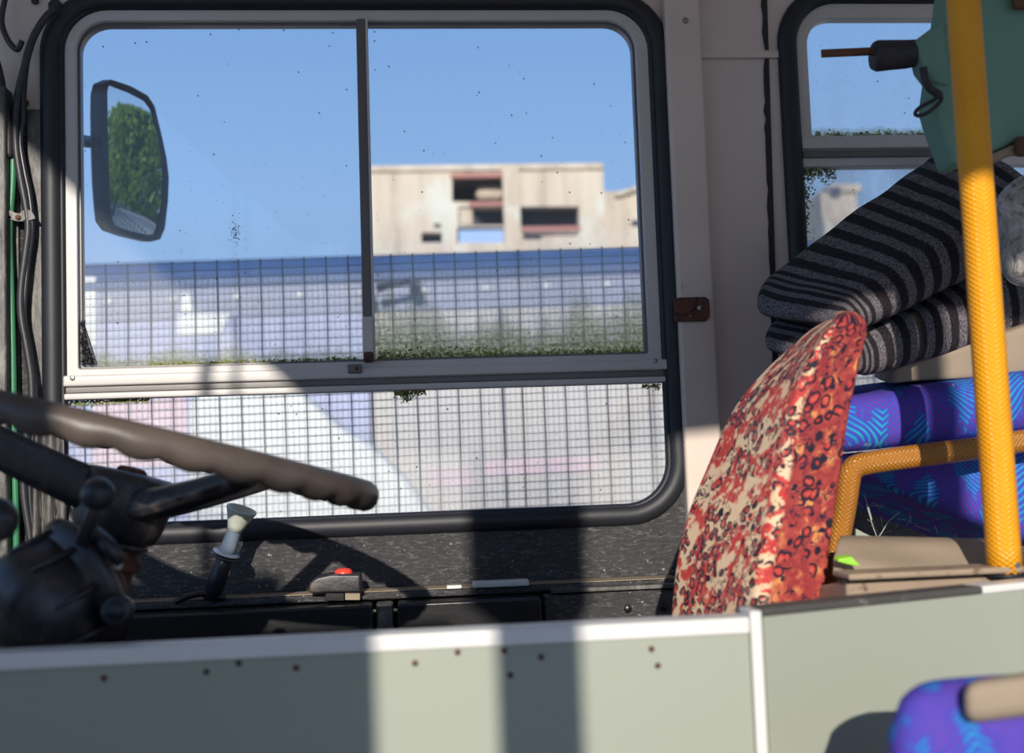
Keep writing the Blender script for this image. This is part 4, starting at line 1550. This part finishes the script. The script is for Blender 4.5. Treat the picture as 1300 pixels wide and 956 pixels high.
tag(prism([at(px, py, 1.185) for px, py in lm], (0, 0.012, 0.002)).build('plastic_offcut', M['lime'], bevel=0.001), 'small lime green plastic offcut on the wooden box', 'offcut')
tag(prism([at(px, py, 1.50) for px, py in ((1086, 700), (1087, 671), (1096, 676), (1122, 688), (1122, 700))], (0, 0.006, 0)).build('board_offcut', M['olive_panel'], bevel=0.001), 'pale triangular board offcut behind the vinyl sheet', 'offcut')
mb = MB()
rnd = random.Random(21)
for k in range(26):
    a = Vector((rnd.uniform(1092, 1222), rnd.uniform(640, 690), 0))
    ang = rnd.uniform(0, pi)
    ln = rnd.uniform(5, 22)
    b = a + Vector((cos(ang) * ln, -abs(sin(ang)) * ln, 0))
    mb.sweep([at(a.x, a.y, 1.6), at(b.x, b.y, 1.58)], 0.00032, 4)
for p in ([(1100, 640), (1108, 668), (1118, 694)], [(1112, 688), (1128, 662), (1142, 650)], [(1097, 628), (1103, 645), (1107, 660)]):
    mb.sweep([at(x, y, 1.52) for x, y in p], 0.0005, 4)
ob = mb.build('cobweb', M['white_plastic'])
tag(ob, 'dusty cobweb threads in the dark gap below the blue cushion', 'cobweb', kind='stuff')

# ================================================================== OUTSIDE
def concrete():
    k = NT('pale_concrete_ground')
    v = k.coord()
    f, _ = k.noise(v, 0.8, 6, 0.65)
    k.set(k.ramp(f, [(0.3, srgb(150, 146, 138)), (0.7, srgb(196, 190, 180))]), 0.9)
    return k.m


ground = struct(MB().span((-90, -60, -0.1), (90, 120, 0.0)).build('ground', concrete()), 'pale concrete yard')


# mirror
def mirror_mat():
    k = NT('mirror_glass')
    k.set(srgb(226, 230, 232), 0.02, 1.0)
    return k.m


MC = at(168, 205, 2.35)
MN = Vector((sin(radians(60)), -cos(radians(60)), -0.12)).normalized()


def atp(px, py, P, nrm):
    d = _fw + CR * ((px - 650) / FPX) - CU * ((py - 478) / FPX)
    t = (P - CAMLOC).dot(nrm) / d.dot(nrm)
    return CAMLOC + d * t


mir = thing('wing_mirror', 'tall convex wing mirror in a black shell outside the left window', 'mirror', MC - Vector((0, 0, 0.18)))
outl = [(126, 118), (129, 106), (140, 101), (164, 109), (186, 121), (195, 135), (203, 168), (210, 200), (213, 225), (212, 255), (208, 290), (202, 304), (190, 307), (160, 300), (140, 293), (132, 282), (129, 240), (127, 180)]
gout = [(135, 116), (137, 108), (143, 108), (164, 117), (184, 128), (191, 139), (197, 168), (202, 200), (204, 225), (204, 255), (201, 288), (198, 297), (189, 299), (160, 292), (146, 287), (141, 278), (138, 240), (136, 180)]
O3 = [atp(x, y, MC, MN) for x, y in outl]
G3 = [atp(x, y, MC, MN) for x, y in gout]
n_ = len(O3)
cen = sum(G3, Vector()) / n_
mb = MB()
back1 = [p - MN * 0.022 for p in O3]
back2 = [cen + (p - cen) * 0.72 - MN * 0.05 for p in O3]
fr = [p + MN * 0.004 for p in O3]
gi = [p + MN * 0.004 for p in G3]
gi2 = [p - MN * 0.004 for p in G3]
mb.loft([gi2, gi, fr, back1, back2], cap=True)
M['mirror_black'] = plain('mirror_black_plastic', srgb(24, 28, 32), 0.55, var=0.3, scale=30, bump=0.1)
mb.build('mirror_shell', M['mirror_black'], mir, bevel=0.002)
verts, faces = [], []
RC = 1.4
NRR = 9
for k in range(1, NRR + 1):
    for p in G3:
        q = cen + (p - cen) * (k / NRR) * 1.01
        d2 = (q - cen).length_squared
        verts.append(q - MN * (d2 / (2 * RC) - 0.006))
verts.append(cen + MN * 0.006)
faces += [((j + 1) % n_, j, NRR * n_) for j in range(n_)]
for k in range(NRR - 1):
    for j in range(n_):
        jj = (j + 1) % n_
        faces.append((k * n_ + j, k * n_ + jj, (k + 1) * n_ + jj, (k + 1) * n_ + j))
me = bpy.data.meshes.new('mirror_glass')
me.from_pydata([tuple(v) for v in verts], [], faces)
mg = finish('mirror_glass', me, mirror_mat(), mir, smooth=True)
me.calc_loop_triangles()
if sum((p.normal for p in me.polygons), Vector()).dot(MN) < 0:
    me.flip_normals()
MB().sweep([cen - MN * 0.04, at(120, 181, 2.38), at(96, 178, 2.30), at(70, 176, 1.96)], 0.0125, 10).build('mirror_arm', M['grimy'], mir, smooth=True)
MB().lathe(at(127, 248, 2.36), (-1, 0, 0), [(0.006, -0.01), (0.007, 0.004), (0.004, 0.007)], 10).build('clamp_bolt', M['black_plastic'], mir, smooth=True)

# wire fence close to the bus
YF = 2.55
fa, fb_ = at(105, 339, YF), at(815, 314, YF)
fdir = (fb_ - fa).normalized()
fup = Vector((0, 1, 0)).cross(fdir) * -1
if fup.z < 0:
    fup = -fup
fence = thing('wire_fence', 'dark welded wire mesh fence panel right outside the window', 'fence', (fa.x + 0.5, YF, 0.0))
sp = 0.0464
x_start, x_end = -14, 44
vw = None
rnd = random.Random(5)
HL = fa.z - 0.004
for k in range(x_start, x_end):
    b0 = fa + fdir * (k * sp)
    if vw is None:
        vw = MB().sweep([Vector((0, 0, 0.005)), Vector((0.0006, 0, -0.1)), Vector((-0.0006, 0, -0.25)), Vector((0.0006, 0, -0.4)), Vector((0, 0, -HL))], 0.0017, 6, cap=True).build('vertical_wire', M['wire'], fence)
        o = vw
    else:
        o = vw.copy()
        COL.objects.link(o)
    o.matrix_parent_inverse = Matrix.Identity(4)
    o.location = b0 - fence.location + Vector((rnd.uniform(-0.0008, 0.0008), 0, 0))
    o.rotation_euler = (0, rnd.uniform(-0.004, 0.004), 0)
hs_ = 0.01735
hw = None
xs, xe = fa + fdir * (x_start * sp), fa + fdir * (x_end * sp)
for k in range(44):
    if hw is None:
        hw = MB().sweep([xs - fence.location, xe - fence.location], 0.00095, 6).build('horizontal_wire', M['wire'], fence)
        hw.matrix_parent_inverse = Matrix.Identity(4)
        o = hw
    else:
        o = hw.copy()
        COL.objects.link(o)
    o.location = Vector((0, -0.003, -k * hs_))
mb = MB()
for k in range(44, 132):
    mb.sweep([xs + Vector((0, -0.003, -k * hs_)), xe + Vector((0, -0.003, -k * hs_))], 0.0013, 5)
mb.build('lower_wires', M['wire'], fence)['kind'] = 'stuff'

# finer second layer of the same fence
YG = 2.75
ga, gb = at(100, 356, YG), at(820, 332, YG)
gd = (gb - ga).normalized()
mb = MB()
for k in range(-46, 190):
    p = ga + gd * (k * 0.01255)
    mb.sweep([p, Vector((p.x, YG, 1.5))], 0.00062, 4)
o = mb.build('fine_wires', M['wire_far'], fence)
o['kind'] = 'stuff'
mb = MB()
for k in range(50):
    z = -k * 0.0189
    mb.sweep([ga - gd * 0.58 + Vector((0, -0.001, z)), ga + gd * 2.38 + Vector((0, -0.001, z))], 0.0005, 4)
o = mb.build('fine_cross_wires', M['wire_far'], fence)
o['kind'] = 'stuff'
for k in (-0.58, 2.38):
    p = ga + gd * k
    MB().sweep([Vector((p.x, YG, 0)), p], 0.02, 8).build('fence_post', M['wire'], fence, smooth=True)

# parked trailer
YV = 10.2
ve = thing('box_trailer', 'long pale trailer side with navy roof edge parked behind the fence', 'trailer', (0.4, YV + 1.2, 0))
M['trailer'] = plain('pale_trailer_paint', srgb(196, 187, 180), 0.5, var=0.07, scale=0.8, spot=srgb(190, 180, 172), spot_scale=2, spot_amt=0.7, bump=0)
M['trailer_shade_lilac'] = plain('lilac_shaded_paint', srgb(176, 178, 204), 0.5, var=0.08, scale=0.8, bump=0)  # lilac colour carries the cool shading of the left panels
M['trailer_band'] = plain('grey_blue_band', srgb(150, 152, 172), 0.5, var=0.1, scale=1, bump=0)
M['navy'] = plain('navy_roof_paint', srgb(44, 72, 118), 0.5, var=0.3, scale=1.5, bump=0)
M['trailer_red'] = plain('faded_red_paint', srgb(214, 188, 192), 0.6, var=0.12, scale=3, bump=0)
TX0, TX1 = -6.0, 7.0
zc_ = (at(105, 333, YV).z + at(815, 311, YV).z) / 2
tilt = (at(815, 320, YV).z - at(105, 342, YV).z) / (at(815, 320, YV).x - at(105, 342, YV).x)
zb_ = zc_ - 0.25
xm = at(470, 500, YV).x


def tz(x, z):      # the roof line drops slightly towards the left
    return z + (x - at(460, 330, YV).x) * tilt


def tslab(x0, x1, y0, y1, z0, z1):
    return MB().hexa([Vector((x, y, tz(x, z))) for z in (z0, z1) for y in (y0, y1) for x in (x0, x1)])


xs_ = [TX0, -4.4, -2.9, at(300, 500, YV).x, at(470, 500, YV).x, at(640, 500, YV).x, at(830, 500, YV).x, 3.9, 5.4, TX1]
for k in range(len(xs_) - 1):
    tslab(xs_[k] + 0.006, xs_[k + 1] - 0.006, YV, YV + 2.4, 0.7, zb_).build('body_panel', M['trailer_shade_lilac'] if xs_[k + 1] < xm + 0.01 else M['trailer'], ve, bevel=0.015)
prf = [(0, 0)] + [(0.25 * (1 - cos(a)), 0.27 * sin(a)) for a in [i * pi / 12 for i in range(1, 7)]] + [(2.2, 0.27), (2.4, 0)]
MB().loft([[Vector((x, YV - 0.03 + py_, tz(x, zb_ + pz_))) for py_, pz_ in prf] for x in (TX0 - 0.02, TX1 + 0.02)]).build('roof_edge', M['navy'], ve)
z1_, z0_ = zb_ - 0.01, at(460, 398, YV).z
tslab(TX0, TX1, YV - 0.012, YV + 0.02, z0_, z1_).build('upper_band', M['trailer_band'], ve, bevel=0.004)
lamp = None
for k in range(-4, 13):
    x = at(139, 374, YV).x + k * 0.533
    c = Vector((x, YV - 0.012, tz(x, at(460, 372, YV).z)))
    if lamp is None:
        lamp = MB().lathe((0, 0, 0), (0, -1, 0), [(0.034, 0), (0.036, 0.01), (0.025, 0.025), (0.002, 0.03)], 14).build('rivet_cap', M['white_edge'], ve, smooth=True)
        o = lamp
    else:
        o = lamp.copy()
        COL.objects.link(o)
    o.matrix_parent_inverse = Matrix.Identity(4)
    o.location = c - ve.location
for (x0, y0, x1, y1) in ((118, 508, 238, 590), (545, 594, 600, 618), (615, 584, 760, 600)):
    a, b = at(x0, y0, YV), at(x1, y1, YV)
    MB().span((a.x, YV - 0.01, b.z), (b.x, YV + 0.005, a.z)).build('faded_marking', M['trailer_red'], ve)
for poly in (((226, 400), (292, 398), (280, 424), (226, 426)), ((232, 372), (240, 372), (244, 396), (230, 396)), ((106, 352), (121, 352), (123, 440), (108, 440))):
    prism([at(px, py, YV - 0.02) for px, py in poly], (0, 0.03, 0)).build('glint_and_band', M['white_edge'], ve)  # white colour paints the sun glints; the last shape is a pale band
h0, h1 = at(478, 366, YV - 0.3), at(522, 357, YV - 0.3)
hd = MB().sweep([h0, (h0 + h1) / 2, h1], [0.04, 0.024, 0.03], 8).build('grab_handle', M['clip'], ve, smooth=True)
for q_ in (h0 + Vector((-0.08, 0.13, -0.02)), h1 + Vector((0.03, 0.13, -0.02))):
    MB().box(q_, (0.09, 0.36, 0.09)).build('handle_mount', M['clip'], hd, bevel=0.012)
for x in (-4.6, 5.4):
    MB().lathe((x, YV + 0.05, 0.5), (0, 1, 0), [(0.2, 0), (0.46, 0.0), (0.5, 0.05), (0.5, 0.25), (0.46, 0.3), (0.2, 0.3)], 28).build('wheel', M['rubber'], ve, smooth=True)

# van-shaped white body added for the sun glare in front of it
YN = 8.4
vn = thing('glare_van', 'white van shape with sloping nose, added for the bright glare behind the fence', 'van', (at(400, 600, YN).x, YN + 0.8, 0))
vpx = [(238, 720), (238, 512), (250, 496), (380, 496), (398, 510), (432, 540), (470, 562), (515, 606), (550, 652), (556, 720)]
bz = 0.35
vp = [at(px, py, YN) for px, py in vpx]
vp[0].z = vp[-1].z = bz
prism(vp, (0, 1.6, 0)).build('van_body', M['white_edge'], vn, bevel=0.05, seg=3)
for px in (275, 500):
    c = at(px, 700, YN)
    MB().lathe((c.x, YN - 0.02, 0.32), (0, 1, 0), [(0.1, 0), (0.29, 0.0), (0.32, 0.04), (0.32, 0.16), (0.29, 0.2), (0.1, 0.2)], 24).build('wheel', M['rubber'], vn, smooth=True)


# derelict building
def facade_mat():
    k = NT('streaked_render')
    v = k.coord((1, 1, 0.12))
    f, _ = k.noise(v, 1.6, 5, 0.65)
    c = k.ramp(f, [(0.32, srgb(176, 156, 138)), (0.5, srgb(204, 186, 166)), (0.7, srgb(220, 204, 184))])
    v2 = k.coord()
    f2, _ = k.noise(v2, 0.5, 4, 0.6)
    c = k.mix(k.ramp(f2, [(0.52, (0, 0, 0)), (0.64, (1, 1, 1))]), c, srgb(214, 210, 196))
    k.set(c, 0.9)
    return k.m


M['facade'] = facade_mat()
M['brickred'] = plain('red_brick_lintel', srgb(176, 122, 112), 0.9, var=0.2, scale=2, bump=0)
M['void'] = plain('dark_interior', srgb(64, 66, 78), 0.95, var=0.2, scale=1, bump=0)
M['blue_tarp'] = plain('blue_tarpaulin', srgb(150, 178, 224), 0.6, var=0.1, scale=1, bump=0)
YB_ = 36.0


def wall_cut(name, rect, holes, y, mat, parent, t=0.5):
    P = [(at(*p, y).x, 0.0 if p[1] >= 470 else at(*p, y).z) for p in rect]
    H = [[(at(px, py, y).x, at(px, py, y).z) for px, py in ((a, d), (c, d), (c, b), (a, b))] for a, b, c, d in holes]
    return plate_holes(name, P, H, y, y + t, mat, parent)


bd = thing('derelict_building', 'pale derelict concrete building with dark broken window openings', 'building', (at(620, 318, YB_).x, YB_ + 4, 0))
holes = [(574, 221, 646, 256), (582, 263, 646, 286), (580, 288, 646, 308), (535, 295, 561, 308), (551, 284, 560, 289), (660, 262, 735, 288), (664, 296, 734, 304)]
gzb = lambda px: (px, 318 + 150)
wall_cut('facade_wall', [(464, 470), (766, 470), (766, 213), (464, 216)], holes, YB_, M['facade'], bd)
x0, x1 = at(464, 300, YB_).x, at(766, 300, YB_).x
zt_, = (at(620, 215, YB_).z,)
MB().span((x0, YB_ - 0.12, at(620, 217, YB_).z), (x1 + 0.08, YB_ + 8, at(620, 209.5, YB_).z)).build('roof_slab', M['facade'], bd, bevel=0.03)
MB().span((x0, YB_ + 0.5, 0), (x0 + 0.4, YB_ + 8, zt_ - 0.05)).build('side_wall', M['facade'], bd)
MB().span((x1 - 0.4, YB_ + 0.5, 0), (x1, YB_ + 8, zt_ - 0.05)).build('side_wall', M['facade'], bd)
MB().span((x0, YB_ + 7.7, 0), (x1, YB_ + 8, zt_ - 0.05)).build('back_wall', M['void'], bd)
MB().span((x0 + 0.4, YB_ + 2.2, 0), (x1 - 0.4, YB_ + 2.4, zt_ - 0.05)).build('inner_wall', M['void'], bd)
for (a, b, c, d, mm, dy, nm) in ((572, 220, 648, 227, 'brickred', -0.1, 'lintel'), (596, 256, 647, 263, 'brickred', -0.1, 'lintel'), (640, 288, 647, 308, 'brickred', 0.05, 'reveal'),
                                 (660, 287, 736, 295, 'brickred', -0.1, 'lintel'), (583, 290, 640, 309, 'blue_tarp', 0.15, 'tarpaulin'), (584, 264, 600, 284, 'facade', 0.1, 'infill'), (688, 298, 735, 305, 'facade', 0.1, 'infill'),
                                 (646, 216, 658, 470, 'facade', -0.18, 'pilaster')):
    p, q = at(a, d, YB_), at(c, b, YB_)
    MB().span((p.x, YB_ + dy, p.z), (q.x, YB_ + dy + 0.3, q.z)).build(nm, M[mm], bd, bevel=0.02)
c = at(621, 247, YB_ + 1.0)
pillow('rubble_heap', [c + Vector((x * 0.45, y * 0.4, z * 0.25)) for z in (-1, 1) for y in (-1, 1) for x in (-1, 1)], (0.9, 0.8, 0.5), 0.22, M['facade'], bd, n=8)

b2_ = thing('gabled_building', 'smaller pale building with sloping roof right of the derelict block', 'building', (at(810, 318, 39.6).x, 42, 0))
YB2 = 39.6
pr = [(758, 470), (858, 470), (858, 240), (815, 234), (786, 243), (758, 243)]
prism([Vector((at(px, py, YB2).x, YB2, 0.0 if py >= 470 else at(px, py, YB2).z)) for px, py in pr], (0, 5, 0)).build('gable_wall', M['facade'], b2_)
p, q = at(780, 246, YB2), at(862, 233, YB2)
prism([at(px, py, YB2 - 0.25) for px, py in ((782, 244), (816, 234), (862, 241), (862, 246), (816, 239), (782, 249))], (0, 5.4, 0)).build('roof_edge', M['facade'], b2_)
p, q = at(802, 287, YB2), at(813, 280, YB2)
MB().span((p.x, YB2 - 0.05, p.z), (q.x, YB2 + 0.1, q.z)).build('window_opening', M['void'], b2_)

b3_ = thing('stone_tower', 'small pale flat-capped tower seen through the second window', 'building', (at(1072, 320, 40).x, 41, 0))
p, q = at(1055, 470, 40), at(1088, 244, 40)
MB().span((p.x, 40, 0), (q.x, 42, q.z)).build('tower_body', M['facade'], b3_, bevel=0.05)
p, q = at(1051, 246, 40), at(1092, 234, 40)
MB().span((p.x, 39.8, p.z), (q.x, 42.2, q.z)).build('tower_cap', M['facade'], b3_, bevel=0.12, seg=3)
p, q = at(1056, 247, 39.75), at(1067, 237, 39.75)
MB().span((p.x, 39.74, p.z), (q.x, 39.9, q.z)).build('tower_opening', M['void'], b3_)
p, q = at(1046, 470, 40), at(1112, 282, 40)
MB().span((p.x, 39.2, 0), (q.x, 43, q.z)).build('tower_base', M['facade'], b3_, bevel=0.05)
p, q = at(1062, 297, 39.2), at(1070, 288, 39.2)
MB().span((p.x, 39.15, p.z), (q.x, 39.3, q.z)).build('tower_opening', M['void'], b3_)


# trees behind the bus (seen in the wing mirror)
def tree(loc, h, rad, seed, label):
    rnd = random.Random(seed)
    t = thing('leafy_tree', label, 'tree', loc, 'trees behind the bus')
    L = Vector(loc)
    MB().sweep([L, L + Vector((0.05, 0, h * 0.4)), L + Vector((-0.05, 0.05, h * 0.85))], [0.22, 0.16, 0.05], 10).build('trunk', M['wood'], t, smooth=True)
    mb = MB()
    for _ in range(16000):
        z = rnd.random() ** 0.9
        rr = rad * sqrt(max(0.02, 1 - ((z - 0.46) / 0.56) ** 2)) * 1.1
        a = rnd.uniform(0, 2 * pi)
        q = sqrt(rnd.random())
        w_ = 1 + 0.3 * mnoise.noise(Vector((cos(a) * 2, sin(a) * 2, z * 7 + seed)))
        c = L + Vector((cos(a) * rr * q * w_, sin(a) * rr * q * w_, h * (0.12 + 0.88 * z)))
        s = rnd.uniform(0.06, 0.13)
        u = Vector((rnd.uniform(-1, 1), rnd.uniform(-1, 1), rnd.uniform(-1, 1))).normalized()
        v = u.orthogonal().normalized()
        mb.add([c - u * s, c + v * s * 0.55, c + u * s, c - v * s * 0.55], [(0, 1, 2, 3)])
    mb.build('crown', M['leaf'], t)['kind'] = 'stuff'


tree((8.3, 4.75, 0), 4.75, 1.75, 1, 'taller bushy green tree mirrored at the left of the wing mirror')
tree((10.4, 9.2, 0), 4.3, 1.5, 2, 'lower bushy green tree mirrored at the right of the wing mirror')
gw = thing('garden_wall', 'low white rendered wall mirrored at the foot of the trees', 'wall', (5.4, 4.5, 0))
MB().span((5.3, 2.6, 0), (5.5, 6.4, 2.05)).build('wall_body', M['white_edge'], gw, bevel=0.01)
MB().span((5.26, 2.58, 2.051), (5.54, 6.42, 2.11)).build('wall_coping', M['alu'], gw, bevel=0.01)
